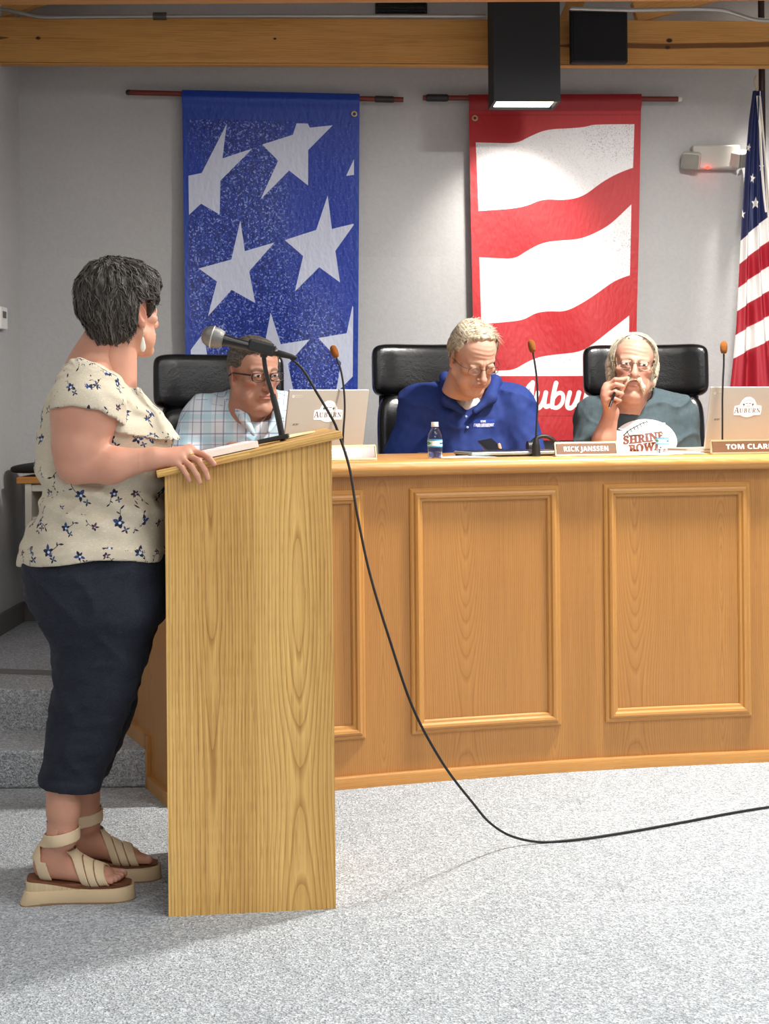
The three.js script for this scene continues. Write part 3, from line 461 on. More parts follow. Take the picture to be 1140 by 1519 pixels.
const blueTex = canvasTex(832, 1640, (c, w, h) => {
  c.fillStyle = '#123a9e'; c.fillRect(0, 0, w, h); c.fillStyle = '#14339c'; c.fillRect(25, 138, w - 50, h - 170);
  paintField(c, w, h, (i, j, a, k) => { if (j < 138 || i < 24 || i > w - 24 || j > h - 32) return; const zone = sstep(-0.25, 0.35, noise3(i / 330, j / 420, 2.5) + 0.35 * Math.cos((i - 130) / 260)), e = speck(i, j), s = sstep(0.1, 0.7, e) * (0.14 + 0.5 * zone) + (e > 0.62 ? 0.16 : 0), d = sstep(-0.05, -0.5, e) * 0.4 * zone; a[k] = mix(a[k], 176, s) * (1 - d); a[k + 1] = mix(a[k + 1], 184, s) * (1 - d); a[k + 2] = mix(a[k + 2], 226, s) * (1 - d); });
  c.save(); c.beginPath(); c.rect(25, 146, w - 50, h - 180); c.clip(); c.fillStyle = '#c9cfe4';
  const off = (p) => [p[0] - 62, p[1] - 40];
  for (const poly of [
    [[270, 195], [248, 360], [390, 310], [238, 465], [232, 625], [145, 575], [60, 655], [60, 450], [150, 430]],
    [[435, 290], [580, 240], [618, 120], [660, 205], [768, 192], [652, 312], [652, 480], [562, 410], [425, 552], [510, 365]],
    [[832, 432], [872, 345], [920, 300], [920, 420]],
    [[745, 525], [765, 685], [875, 658], [782, 790], [805, 940], [705, 868], [588, 985], [628, 815], [540, 740], [690, 690]],
    [[330, 650], [350, 795], [492, 752], [370, 890], [398, 1040], [285, 978], [170, 1105], [215, 940], [130, 880], [285, 835]],
    [[472, 1085], [520, 1235], [660, 1212], [555, 1330], [590, 1500], [480, 1420], [360, 1560], [410, 1380], [310, 1290], [440, 1245]],
    [[865, 1050], [838, 1180], [700, 1205], [812, 1320], [785, 1470], [895, 1360], [950, 1200]],
    [[150, 1180], [170, 1330], [300, 1310], [190, 1430], [205, 1600], [110, 1510], [60, 1560], [60, 1300]],
  ]) { c.beginPath(); poly.map(off).forEach(([x, y], i) => i ? c.lineTo(x, y) : c.moveTo(x, y)); c.fill(); }
  c.restore(); c.strokeStyle = 'rgba(10,24,90,0.5)'; c.lineWidth = 2; c.strokeRect(24, 138, w - 48, h - 170);
});
const redTex = canvasTex(734, 1466, (c, w, h) => {
  c.fillStyle = '#b81e26'; c.fillRect(0, 0, w, h); c.fillStyle = '#94141c'; c.fillRect(0, 0, w, 72); const o = (p) => [p[0] - 38, p[1] - 32];
  const mask = document.createElement('canvas'); mask.width = w; mask.height = h; const m = mask.getContext('2d'); m.fillStyle = '#000'; m.fillRect(0, 0, w, h); m.fillStyle = '#fff';
  const smoothTo = (pts) => { for (let i = 1; i < pts.length - 1; i++) { const [x, y] = pts[i], [nx, ny] = pts[i + 1]; m.quadraticCurveTo(x, y, (x + nx) / 2, (y + ny) / 2); } m.lineTo(...pts[pts.length - 1]); };
  const stripe = (top, bot) => { top = top.map(o); bot = bot.map(o); m.beginPath(); m.moveTo(...top[0]); smoothTo(top); m.lineTo(...bot[0]); smoothTo(bot); m.closePath(); m.fill(); };
  stripe([[65, 235], [160, 238], [240, 240], [300, 208], [370, 180], [480, 176], [540, 170], [570, 160], [745, 160]], [[742, 345], [680, 365], [600, 410], [530, 465], [450, 482], [350, 475], [280, 507], [200, 518], [72, 526]]);
  stripe([[72, 722], [160, 726], [230, 728], [280, 695], [350, 660], [420, 652], [500, 648], [560, 630], [640, 590], [700, 535], [737, 500]], [[737, 800], [680, 815], [600, 870], [530, 915], [450, 955], [380, 950], [320, 957], [270, 987], [200, 996], [75, 1006]]);
  stripe([[75, 1205], [150, 1203], [220, 1200], [270, 1170], [330, 1145], [400, 1135], [520, 1125], [580, 1085], [640, 1040], [737, 970]], [[737, 1225], [500, 1226], [300, 1226], [75, 1226]]);
  const md = m.getImageData(0, 0, w, h).data;
  paintField(c, w, h, (i, j, a, k) => { const t = md[k] / 255; if (!t) return; const e = speck(i * 1.15, j * 1.15), z = 0.35 + 0.65 * sstep(-0.3, 0.3, noise3(i / 200, j / 160, 7)), s = (sstep(0.25, 0.6, e) * 0.42 + sstep(-0.3, -0.6, e) * 0.25) * z; a[k] = mix(a[k], mix(240, 130, s), t); a[k + 1] = mix(a[k + 1], mix(238, 128, s), t); a[k + 2] = mix(a[k + 2], mix(240, 140, s), t); });
  // brush script word across the foot
  c.strokeStyle = '#f5f1f0'; c.lineCap = 'round'; c.lineJoin = 'round';
  const L = (wd, pts) => { c.lineWidth = wd; c.beginPath(); pts = pts.map(o); c.moveTo(...pts[0]); for (let i = 1; i + 2 < pts.length; i += 3) c.bezierCurveTo(...pts[i], ...pts[i + 1], ...pts[i + 2]); c.stroke(); };
  L(17, [[205, 1345], [190, 1385], [240, 1380], [255, 1335], [272, 1280], [285, 1262], [303, 1254]]); L(21, [[303, 1254], [298, 1290], [292, 1330], [290, 1362]]); L(13, [[238, 1318], [260, 1308], [280, 1312], [300, 1312]]);
  L(20, [[325, 1296], [312, 1335], [302, 1362], [322, 1362], [342, 1362], [356, 1325], [362, 1296]]); L(19, [[364, 1296], [352, 1340], [350, 1366], [376, 1352]]);
  L(21, [[410, 1256], [398, 1295], [392, 1330], [390, 1356]]); L(18, [[390, 1352], [410, 1376], [446, 1345], [442, 1312], [438, 1288], [412, 1296], [400, 1316]]);
  L(20, [[472, 1296], [460, 1335], [452, 1362], [472, 1362], [492, 1362], [506, 1325], [512, 1296]]); L(19, [[514, 1296], [502, 1340], [500, 1366], [526, 1352]]);
  L(20, [[548, 1296], [540, 1330], [534, 1350], [532, 1366]]); L(17, [[542, 1318], [556, 1296], [572, 1290], [586, 1300]]);
  L(20, [[606, 1296], [598, 1330], [592, 1350], [590, 1366]]); L(18, [[600, 1322], [620, 1290], [652, 1286], [644, 1322], [636, 1352], [640, 1368], [664, 1352]]);
  c.strokeStyle = 'rgba(110,10,16,0.6)'; c.lineWidth = 3; c.beginPath(); c.moveTo(6, 1363); c.lineTo(w - 6, 1363); c.stroke(); c.beginPath(); c.moveTo(8, 88); c.lineTo(w - 8, 88); c.stroke();
});
const weave = dataTex(256, 256, (u, v) => { const n = 128 + 50 * noise3(u * 60, v * 60, 1) + 40 * noise3(u * 128, v * 128, 4); return [n, n, n]; }, false);
const rodMat = std({ color: 0x6e2418, roughness: 0.45 });
function rod(t, o, a, b, tips) {
  const A = a.clone().sub(o), B = b.clone().sub(o), dir = B.clone().sub(A), L = dir.length(), q = new THREE.Quaternion().setFromUnitVectors(V3(0, 1, 0), dir.normalize());
  const m = part('rod', cyl(0.0125, 0.0125, L, 0, 0, 0, 16), rodMat, t); m.position.copy(A); m.quaternion.copy(q);
  for (const [f, c, len, r] of tips) { const e = part('rod_end', new THREE.CapsuleGeometry(r, len, 6, 14), std({ color: c, roughness: 0.5 }), t); e.position.copy(A).addScaledVector(dir, f * L); e.quaternion.copy(q); }
}
function grommet(t, o, px, py) { const m = part('grommet', new THREE.TorusGeometry(0.011, 0.0045, 10, 20), std({ color: 0xcab78a, metalness: 0.8, roughness: 0.35 }), t); m.position.copy(onWall(px, py, 0.068)).sub(o); m.rotation.y = WALLANG; }
{ const pocket = (d, n) => d < 0.045 ? 0.016 * Math.sin(Math.PI * d / 0.045) : 0;
  const [b, o] = banner('blue_star_banner', 'blue hanging banner printed with white stars', [270, 134, 140, 533, 650, 277, 530], blueTex, (u, d) => 0.012 + pocket(d) + d * (0.016 * Math.sin(u * 5.2 + d * 3.2 + 0.6) + 0.012 * Math.sin(u * 9 - d * 5)) + 0.02 * sstep(0.3, 0.8, d) * Math.sin((u + d * 0.6) * 7), { rough: 0.42, bump: weave });
  rod(b, o, onWall(191, 137, 0.055), onWall(598, 148, 0.055), [[0.93, 0x262020, 0.075, 0.016], [0, 0x2a2422, 0.004, 0.0135]]); grommet(b, o, 525, 169);
  const [r, p] = banner('red_stripe_banner', 'red and white striped hanging banner with white script lettering', [694, 141, 140, 950, 653, 704, 940], redTex, (u, d) => 0.012 + pocket(d) + d * 0.014 * Math.sin(u * 4.4 + d * 4 + 1.5) + 0.012 * sstep(0.15, 0.7, d) * Math.sin((u * 1.2 - d) * 8), { rough: 0.55, bump: weave });
  rod(r, p, onWall(627, 145, 0.055), onWall(1005, 147, 0.055), [[0.055, 0x232024, 0.085, 0.018], [1.0, 0xd8d4cc, 0.02, 0.012]]); grommet(r, p, 704, 175);
}

// ================================================================ FLAG, EMERGENCY LIGHT, THERMOSTAT, CABINET
{
  const d = 7.12, foot = W(1131, 300, d), t = thing('national_flag', 'furled red white and blue national flag hanging on a dark pole', 'flag', [foot.x, PLAT, -d]), o = V3(foot.x, PLAT, -d);
  const topY = W(1127, 90, d).y;
  part('pole', cyl(0.017, 0.015, topY + 0.35 - PLAT, 0, 0, 0, 18), std({ color: 0x2c1410, roughness: 0.4 }), t);
  part('base', new THREE.LatheGeometry([[0, 0], [0.15, 0], [0.15, 0.02], [0.06, 0.05], [0.03, 0.1], [0, 0.1]].map(([x, y]) => new THREE.Vector2(x, y)), 32), std({ color: 0xb98f3c, roughness: 0.35, metalness: 0.7 }), t);
  const cord = [[1121, 112], [1119, 122], [1122, 132], [1120, 146], [1124, 160]].map(([x, y]) => W(x, y, d - 0.02).sub(o)); part('cord', tube(cord, 0.006, 8, 24), std({ color: 0xb8ab90, roughness: 0.9 }), t);
  // cloth: bands run across the hanging folds; h = drop, e = across
  const flagTex = canvasTex(512, 1024, (c, w, h) => {
    const blueEnd = 0.263 * h; c.fillStyle = '#a51d2d'; c.fillRect(0, 0, w, h);
    const band = 0.0454 * h;
    for (let k = 0; k < 6; k++) { c.fillStyle = k % 2 ? '#a51d2d' : '#e9e6e4'; c.beginPath(); const y0 = blueEnd + k * band; c.moveTo(0, y0 + 26); c.quadraticCurveTo(w * 0.4, y0 + 2, w, y0 - 20); c.lineTo(w, y0 + band - 20); c.quadraticCurveTo(w * 0.4, y0 + band + 2, 0, y0 + band + 26); c.fill(); }
    c.fillStyle = '#e9e6e4'; c.beginPath(); c.moveTo(w, 0.545 * h); c.lineTo(w * 0.45, 0.6 * h); c.lineTo(w, 0.68 * h); c.fill(); c.beginPath(); c.moveTo(w * 0.5, 0.645 * h); c.lineTo(w * 0.3, 0.8 * h); c.lineTo(w * 0.75, 0.8 * h); c.lineTo(w * 0.95, 0.72 * h); c.fill();
    c.fillStyle = '#1a2350'; c.beginPath(); c.moveTo(0, 0); c.lineTo(w, 0); c.lineTo(w, blueEnd - 20); c.quadraticCurveTo(w * 0.4, blueEnd + 2, 0, blueEnd + 26); c.fill();
    const star = (x, y, r, a) => { c.fillStyle = '#eeeae4'; c.beginPath(); for (let i = 0; i < 10; i++) { const q = a + i * Math.PI / 5, R = i % 2 ? r * 0.42 : r; c.lineTo(x + Math.cos(q) * R * 6, y + Math.sin(q) * R); } c.fill(); };
    star(205, 172, 11, -1.4); star(266, 222, 13, -1.5); star(50, 112, 9, -1.3); star(5, 243, 10, -1.6); star(430, 150, 10, -1.5);
    c.fillStyle = '#e6e1da'; c.beginPath(); c.moveTo(w * 0.62, 0); c.lineTo(w * 0.78, 0); c.lineTo(w * 0.98, 240); c.lineTo(w * 0.9, 240); c.fill();
  });
  const left = [[135, 1116], [180, 1110], [240, 1105], [330, 1099], [400, 1095], [480, 1090], [540, 1084], [580, 1079], [700, 1066], [860, 1060]];
  const lx = (y) => { for (let i = 1; i < left.length; i++) if (y <= left[i][0]) { const k = (y - left[i - 1][0]) / (left[i][0] - left[i - 1][0]); return mix(left[i - 1][1], left[i][1], k); } return left[left.length - 1][1]; };
  const cloth = surf(90, 120, (u, v) => { const y = mix(860, 135, v), x0 = lx(y), x1 = mix(1131, 1132 + (y - 135) * 0.12, sstep(0, 1, 1 - v)) + 6 * (1 - v), e = u, amp = 0.01 + 0.05 * (1 - v) * sstep(0.0, 0.4, 1 - v);
    const p = W(mix(x0, x1, e), y, d - 0.03), ph = e * 15 + 1.6 * noise3(e * 2, v * 2.2, 4) + (1 - v) * 1.2; p.z += amp * (0.6 + 0.8 * Math.sin(ph)) + 0.02 * Math.sin(e * 31 + v * 3) * (1 - v); return [p.sub(o), e, 1 - (1 - v) * 0.94]; });
  part('cloth', cloth, std({ map: flagTex, roughness: 0.6, side: THREE.DoubleSide, sheen: 0.3 }), t);
  const under = surf(50, 60, (u, v) => { const y = mix(860, 500, v), x0 = lx(y) - 2 + 30 * v * v, p = W(mix(x0, x0 + 70 * (1 - v * 0.4), u), y, d + 0.03 - 0.05 * Math.sin(u * 9 + v * 2)); return [p.sub(o), 0.15 + u * 0.6, 0.1 + v * 0.42]; });
  part('under_fold', under, std({ map: flagTex, roughness: 0.6, side: THREE.DoubleSide }), t);
  const fringe = surf(6, 40, (u, v) => { const y = mix(330, 142, v), x0 = mix(1137, 1121, v), p = W(x0 + u * 7, y, d - 0.045 + 0.01 * Math.sin(u * 5)); return p.sub(o); });
  part('white_hem', fringe, std({ color: 0xe4ded4, roughness: 0.7, side: THREE.DoubleSide }), t);
}
{
  const a = onWall(1056, 253, 0), t = thing('emergency_light', 'grey twin head emergency light on the wall left of the flag', 'emergency light', a, WALLANG), s = 7.3 / FOC, m = std({ color: 0xb9b6b0, roughness: 0.6 });
  part('body', rbox(72 * s, 36 * s, 0.06, 0.012, 2 * s, 18 * s, 0.03), m, t);
  const lensTex = dataTex(128, 128, (u, v) => { const n = 185 + 55 * Math.cos(u * 50) * Math.cos(v * 62); return [n, n, n - 4]; });
  const lens = std({ map: lensTex, bumpMap: lensTex, bumpScale: 0.004, roughness: 0.3, color: 0xd5d3cc });
  [[-37, 12, -0.35, 28], [38, 14, 0.6, 30]].forEach(([x, y, r, w]) => { const h = new THREE.Group(); h.name = 'lamp_head'; h.position.set(x * s, y * s, 0.06); h.rotation.set(0.35, r, 0); t.add(h); part('shell', rbox(w * s, 25 * s, 0.06, 0.014), m, h); part('lens', rbox((w - 4) * s, 21 * s, 0.012, 0.005, 0, 0, 0.028), lens, h); });
  const led = part('indicator_lamp', new THREE.SphereGeometry(0.0075, 14, 10), std({ color: 0xff5040, emissive: 0xff3020, emissiveIntensity: 6 }), t); led.position.set(-12 * s, 1.5 * s, 0.062); tag(led, 'small glowing red indicator');
  const pl = new THREE.PointLight(0xff2418, 0.007); pl.position.set(-12 * s, 1.5 * s - 0.006, 0.065); t.add(pl); pl.castShadow = true;
}
{
  const zz = -6.78, r = ray(4, 472), y = EYE + r[1] * 6.78, t = thing('thermostat', 'small white thermostat on the side wall by the corner', 'thermostat', [X0, y, zz]);
  part('case', rbox(0.026, 0.1, 0.12, 0.006, 0.013, 0, 0), std({ color: 0xe9e9e6, roughness: 0.5 }), t); part('display', box(0.002, 0.03, 0.06, 0.0265, 0.015, 0), std({ color: 0x4a4f48, roughness: 0.3 }), t);
}
{ // low cabinet in the rear corner, with a black folded jacket on it
  const d = 6.75, a = W(24, 708, d), h = a.y - PLAT, w = 0.6, dep = 0.36, t = thing('storage_cabinet', 'open wall cabinet with a light wood top in the rear corner', 'cabinet', [a.x, PLAT, -d], 0);
  const white = std({ color: 0xd8d2c4, roughness: 0.6 });
  part('top', boxUV(rbox(w, 0.03, dep, 0.004, w / 2, h - 0.015, -dep / 2)), std({ map: M.oakRail.map, color: 0xf0e4d0, roughness: 0.5 }), t);
  for (const x of [0.05, w - 0.05]) part('side_panel', rbox(0.03, h - 0.27, dep - 0.02, 0.003, x, (h - 0.03) - (h - 0.27) / 2, -dep / 2), white, t);
  part('top_rail', rbox(w - 0.13, 0.03, 0.03, 0.003, w / 2, h - 0.05, -0.03), white, t);
  part('shelf', rbox(w - 0.13, 0.025, dep - 0.04, 0.003, w / 2, h - 0.19, -dep / 2), white, t);
  part('shelf', rbox(w - 0.13, 0.025, dep - 0.04, 0.003, w / 2, 0.26, -dep / 2), white, t);
  part('back_panel', box(w - 0.13, h - 0.29, 0.012, w / 2, h - 0.04 - (h - 0.29) / 2, -dep + 0.02), white, t);
  const j = part('black_cushion', puff(0.52, 0.05, 0.34, 0.6, 0.7), std({ color: 0x141414, roughness: 0.75 }), scene); j.position.set(a.x + 0.2, a.y + 0.045, -d - dep / 2); j.rotation.z = 0.06; tag(j, 'flat black seat cushion lying on the corner cabinet', 'cushion');
}

// ================================================================ SMOOTH BODIES: distance fields meshed with surface nets
const smin = (a, b, k) => { if (k <= 0) return a < b ? a : b; const h = Math.max(k - Math.abs(a - b), 0) / k; return (a < b ? a : b) - h * h * k * 0.25; };
const smax = (a, b, k) => -smin(-a, -b, k);
function cap(a, b, ra, rb = ra) {
  const ax = a.x, ay = a.y, az = a.z, bx = b.x - ax, by = b.y - ay, bz = b.z - az, L = bx * bx + by * by + bz * bz || 1e-9;
  return (x, y, z) => { const px = x - ax, py = y - ay, pz = z - az; let t = (px * bx + py * by + pz * bz) / L; t = t < 0 ? 0 : t > 1 ? 1 : t; const dx = px - bx * t, dy = py - by * t, dz = pz - bz * t; return Math.sqrt(dx * dx + dy * dy + dz * dz) - (ra + (rb - ra) * t); };
}
function ell(c, r, e) {                                           // ellipsoid, e = euler turn
  const cx = c.x, cy = c.y, cz = c.z, rx = r.x, ry = r.y, rz = r.z, m = e ? new THREE.Matrix4().makeRotationFromEuler(new THREE.Euler(...e)).invert().elements : null;
  return (x, y, z) => { x -= cx; y -= cy; z -= cz; if (m) { const X = m[0] * x + m[4] * y + m[8] * z, Y = m[1] * x + m[5] * y + m[9] * z, Z = m[2] * x + m[6] * y + m[10] * z; x = X; y = Y; z = Z; }
    const a = x / rx, b = y / ry, d = z / rz, k0 = Math.sqrt(a * a + b * b + d * d); if (k0 < 1e-6) return -Math.min(rx, ry, rz); const p = a / rx, q = b / ry, s = d / rz; return k0 * (k0 - 1) / Math.sqrt(p * p + q * q + s * s); };
}
const sph = (c, r) => { const a = c.x, b = c.y, d = c.z; return (x, y, z) => Math.sqrt((x - a) * (x - a) + (y - b) * (y - b) + (z - d) * (z - d)) - r; };
function field(list) {                                            // list: [fn, k, sign]; sign -1 cuts
  const fs = list.map((q) => q[0]), ks = list.map((q) => q[1]), cut = list.map((q) => q[2] === -1), n = fs.length;
  return (x, y, z) => { let d = 1e3; for (let i = 0; i < n; i++) { const k = ks[i]; let v = fs[i](x, y, z); if (cut[i]) { v = -v; const h = k - (v > d ? v - d : d - v); if (v > d) d = v; if (h > 0) d += h * h / k * 0.25; } else { const h = k - (v > d ? v - d : d - v); if (v < d) d = v; if (h > 0) d -= h * h / k * 0.25; } } return d; };
}
function curve1(pts) { return (x) => { if (x <= pts[0][0]) return pts[0][1]; for (let i = 1; i < pts.length; i++) if (x <= pts[i][0]) { const k = (x - pts[i - 1][0]) / (pts[i][0] - pts[i - 1][0]), s = k * k * (3 - 2 * k); return mix(pts[i - 1][1], pts[i][1], mix(k, s, 0.5)); } return pts[pts.length - 1][1]; }; }
function loft(rows, pw = 2.3) {                                   // rows [y, xc, zc, rx, rz], y rising: tower of superellipses
  const f = [1, 2, 3, 4].map((k) => curve1(rows.map((r) => [r[0], r[k]]))), y0 = rows[0][0], y1 = rows[rows.length - 1][0];
  return (x, y, z) => { const xc = f[0](y), zc = f[1](y), rx = f[2](y), rz = f[3](y), a = Math.abs(x - xc) / rx, b = Math.abs(z - zc) / rz, q = Math.pow(Math.pow(a, pw) + Math.pow(b, pw), 1 / pw); const d = (q - 1) * (a + b > 1e-6 ? (rx * a + rz * b) / (a + b) : Math.min(rx, rz)) * 0.9; return Math.max(d, y0 - y, y - y1); };
}
function sdfMesh(fn, lo, hi, h, opt = {}) {
  const nx = Math.ceil((hi.x - lo.x) / h) + 1, ny = Math.ceil((hi.y - lo.y) / h) + 1, nz = Math.ceil((hi.z - lo.z) / h) + 1, B = 4, val = new Float32Array(nx * ny * nz).fill(1), done = new Uint8Array(nx * ny * nz);
  const id = (i, j, k) => (k * ny + j) * nx + i, reach = h * B * 0.87 * 1.35 + h * 1.5, act = [];
  for (let k = 0; k < nz; k += B) for (let j = 0; j < ny; j += B) for (let i = 0; i < nx; i += B) {
    const d = fn(lo.x + (i + B / 2) * h, lo.y + (j + B / 2) * h, lo.z + (k + B / 2) * h);
    if (Math.abs(d) > reach) { if (d < 0) for (let c = k; c < Math.min(k + B, nz); c++) for (let b = j; b < Math.min(j + B, ny); b++) for (let a = i; a < Math.min(i + B, nx); a++) if (!done[id(a, b, c)]) val[id(a, b, c)] = -1; continue; }
    for (let c = k; c <= Math.min(k + B, nz - 1); c++) for (let b = j; b <= Math.min(j + B, ny - 1); b++) for (let a = i; a <= Math.min(i + B, nx - 1); a++) { const q = id(a, b, c); if (!done[q]) { done[q] = 1; val[q] = fn(lo.x + a * h, lo.y + b * h, lo.z + c * h); } }
    act.push([i, j, k]);
  }
  const vid = new Int32Array(nx * ny * nz).fill(-1), pos = [], idx = [];
  for (const [I, J, K] of act) for (let k = K; k < Math.min(K + B, nz - 1); k++) for (let j = J; j < Math.min(J + B, ny - 1); j++) for (let i = I; i < Math.min(I + B, nx - 1); i++) {
    let n = 0, sx = 0, sy = 0, sz = 0, neg = 0; const v = [];
    for (let c = 0; c < 8; c++) { const q = val[id(i + (c & 1), j + ((c >> 1) & 1), k + (c >> 2))]; v.push(q); if (q < 0) neg++; }
    if (neg === 0 || neg === 8) continue;
    for (let c = 0; c < 8; c++) for (const b of [1, 2, 4]) if (!(c & b)) { const e = c | b; if ((v[c] < 0) !== (v[e] < 0)) { const t = v[c] / (v[c] - v[e]); sx += (c & 1) + (b === 1 ? t : 0); sy += ((c >> 1) & 1) + (b === 2 ? t : 0); sz += (c >> 2) + (b === 4 ? t : 0); n++; } }
    vid[id(i, j, k)] = pos.length / 3; pos.push(lo.x + (i + sx / n) * h, lo.y + (j + sy / n) * h, lo.z + (k + sz / n) * h);
  }
  const quad = (a, b, c, d, f) => { if (a < 0 || b < 0 || c < 0 || d < 0) return; if (f) idx.push(a, b, c, a, c, d); else idx.push(a, c, b, a, d, c); };
  for (const [I, J, K] of act) for (let k = K; k < Math.min(K + B, nz - 1); k++) for (let j = J; j < Math.min(J + B, ny - 1); j++) for (let i = I; i < Math.min(I + B, nx - 1); i++) {
    const v0 = val[id(i, j, k)] < 0;
    if (j > 0 && k > 0 && v0 !== (val[id(i + 1, j, k)] < 0)) quad(vid[id(i, j - 1, k - 1)], vid[id(i, j, k - 1)], vid[id(i, j, k)], vid[id(i, j - 1, k)], v0);
    if (i > 0 && k > 0 && v0 !== (val[id(i, j + 1, k)] < 0)) quad(vid[id(i - 1, j, k - 1)], vid[id(i - 1, j, k)], vid[id(i, j, k)], vid[id(i, j, k - 1)], v0);
    if (i > 0 && j > 0 && v0 !== (val[id(i, j, k + 1)] < 0)) quad(vid[id(i - 1, j - 1, k)], vid[id(i, j - 1, k)], vid[id(i, j, k)], vid[id(i - 1, j, k)], v0);
  }
  const g = new THREE.BufferGeometry(); g.setAttribute('position', new THREE.Float32BufferAttribute(pos, 3)); g.setIndex(idx); g.computeVertexNormals();
  if (opt.color) { const n = pos.length / 3, col = new Float32Array(n * 3); for (let i = 0; i < n; i++) { const c = opt.color(pos[i * 3], pos[i * 3 + 1], pos[i * 3 + 2]); col[i * 3] = c[0]; col[i * 3 + 1] = c[1]; col[i * 3 + 2] = c[2]; } g.setAttribute('color', new THREE.BufferAttribute(col, 3)); }
  return g;
}
const lin = (hex) => { const c = new THREE.Color(hex); return [c.r, c.g, c.b]; };
function mergeColored(list) { return mergeGeometries(list.map((g) => { const n = g.index ? g.toNonIndexed() : g; for (const k of Object.keys(n.attributes)) if (!['position', 'normal', 'color'].includes(k)) n.deleteAttribute(k); return n; })); }
const bounds = (pts, m) => { const b = new THREE.Box3().setFromPoints(pts); return [b.min.subScalar(m), b.max.addScalar(m)]; };

// ---------------------------------------------------------------- heads: x to the person's left, y up, z forward, origin between the ears
function headField(o = {}) {
  const j = o.jowl ?? 0.3, nw = o.neck ?? 0.055, L = [];
  const two = (f) => { f(-1); f(1); }, add = (f, k, s) => L.push([f, k, s]);
  add(ell(V3(0, 0.034, -0.018), V3(0.0755, 0.083, 0.096)), 0); add(ell(V3(0, 0.045, 0.03), V3(0.06, 0.055, 0.054)), 0.025); add(ell(V3(0, -0.035, 0.03), V3(0.056, 0.078, 0.054)), 0.02);
  two((s) => add(cap(V3(s * (0.053 + 0.004 * j), -0.05, 0.002), V3(s * 0.02, -0.103, 0.058), 0.018 + 0.005 * j, 0.015 + 0.002 * j), 0.02)); add(sph(V3(0, -0.104, 0.07), 0.0165), 0.02);
  two((s) => add(ell(V3(s * 0.042, -0.016, 0.055), V3(0.022, 0.016, 0.022)), 0.016)); two((s) => add(ell(V3(s * (0.036 + 0.008 * j), -0.06 - 0.012 * j, 0.044), V3(0.017 + 0.004 * j, 0.026, 0.02 + 0.003 * j)), 0.018));
  if (o.chin2) add(ell(V3(0, -0.113, 0.02), V3(0.046, 0.02, 0.045), [0.25, 0, 0]), 0.025);
  two((s) => add(cap(V3(s * 0.011, 0.02, 0.086), V3(s * 0.043, 0.021, 0.067), 0.0088, 0.0078), 0.013));
  add(cap(V3(0, 0.014, 0.087), V3(0, -0.03, 0.109), 0.0068, 0.0098), 0.01); add(sph(V3(0, -0.035, 0.1095), 0.0112 * (o.nose ?? 1)), 0.008); two((s) => add(sph(V3(s * 0.0125 * (o.nose ?? 1), -0.0385, 0.098), 0.0082), 0.007));
  two((s) => add(sph(V3(s * 0.031, 0.003, 0.1), 0.0178), 0.012, -1)); two((s) => add(ell(V3(s * 0.031, 0.003, 0.0768), V3(0.0155, 0.0112, 0.012)), 0.004));
  two((s) => { add(cap(V3(s * 0.019, 0.0102, 0.086), V3(s * 0.043, 0.0088, 0.0785), 0.0035, 0.0036), 0.005); add(cap(V3(s * 0.02, -0.0085, 0.0845), V3(s * 0.042, -0.0065, 0.077), 0.0038, 0.0036), 0.006); });
  add(ell(V3(0, -0.065, 0.077), V3(0.027, 0.021, 0.0165)), 0.014); two((s) => add(cap(V3(s * 0.0175, -0.04, 0.1), V3(s * 0.034, -0.075, 0.083), 0.0012, 0.002), 0.009, -1));
  add(ell(V3(0, -0.0615, 0.091), V3(0.024, 0.0042, 0.0055)), 0.005); add(ell(V3(0, -0.0715, 0.0895), V3(0.02, 0.005, 0.006)), 0.005);
  add(cap(V3(-0.025, -0.067 - 0.002 * (o.frown ?? 0.5), 0.093), V3(0, -0.0665, 0.0965), 0.0015), 0.004, -1); add(cap(V3(0.025, -0.067 - 0.002 * (o.frown ?? 0.5), 0.093), V3(0, -0.0665, 0.0965), 0.0015), 0.004, -1); add(ell(V3(0, -0.0835, 0.098), V3(0.02, 0.007, 0.012)), 0.01, -1);
  two((s) => { add(ell(V3(s * 0.0775, 0.0, -0.012), V3(0.0075, 0.032, 0.0185), [-0.2, s * 0.42, 0]), 0.008); add(sph(V3(s * 0.0735, -0.03, -0.004), 0.0085), 0.008); add(ell(V3(s * 0.0865, 0.0, -0.006), V3(0.0065, 0.02, 0.0095), [-0.2, s * 0.42, 0]), 0.004, -1); });
  add(cap(V3(0, -0.055, -0.028), V3(0, -0.2, -0.055), nw, nw + 0.006), 0.025);
  const F = field(L); if (!o.lines) return F;
  return (x, y, z) => F(x, y, z) + (z > 0.04 && y > 0.03 && y < 0.085 ? 0.0007 * o.lines * Math.sin(y * 420 + 1.5 * Math.sin(x * 50)) * sstep(0.05, 0.03, Math.abs(x)) * sstep(0.03, 0.04, y) * sstep(0.085, 0.07, y) : 0) + (z > 0.06 && Math.abs(y - 0.017) < 0.02 ? 0.0012 * o.lines * sstep(0.003, 0.001, Math.abs(Math.abs(x) - 0.0045)) * sstep(0.02, 0.005, Math.abs(y - 0.017)) : 0);
}
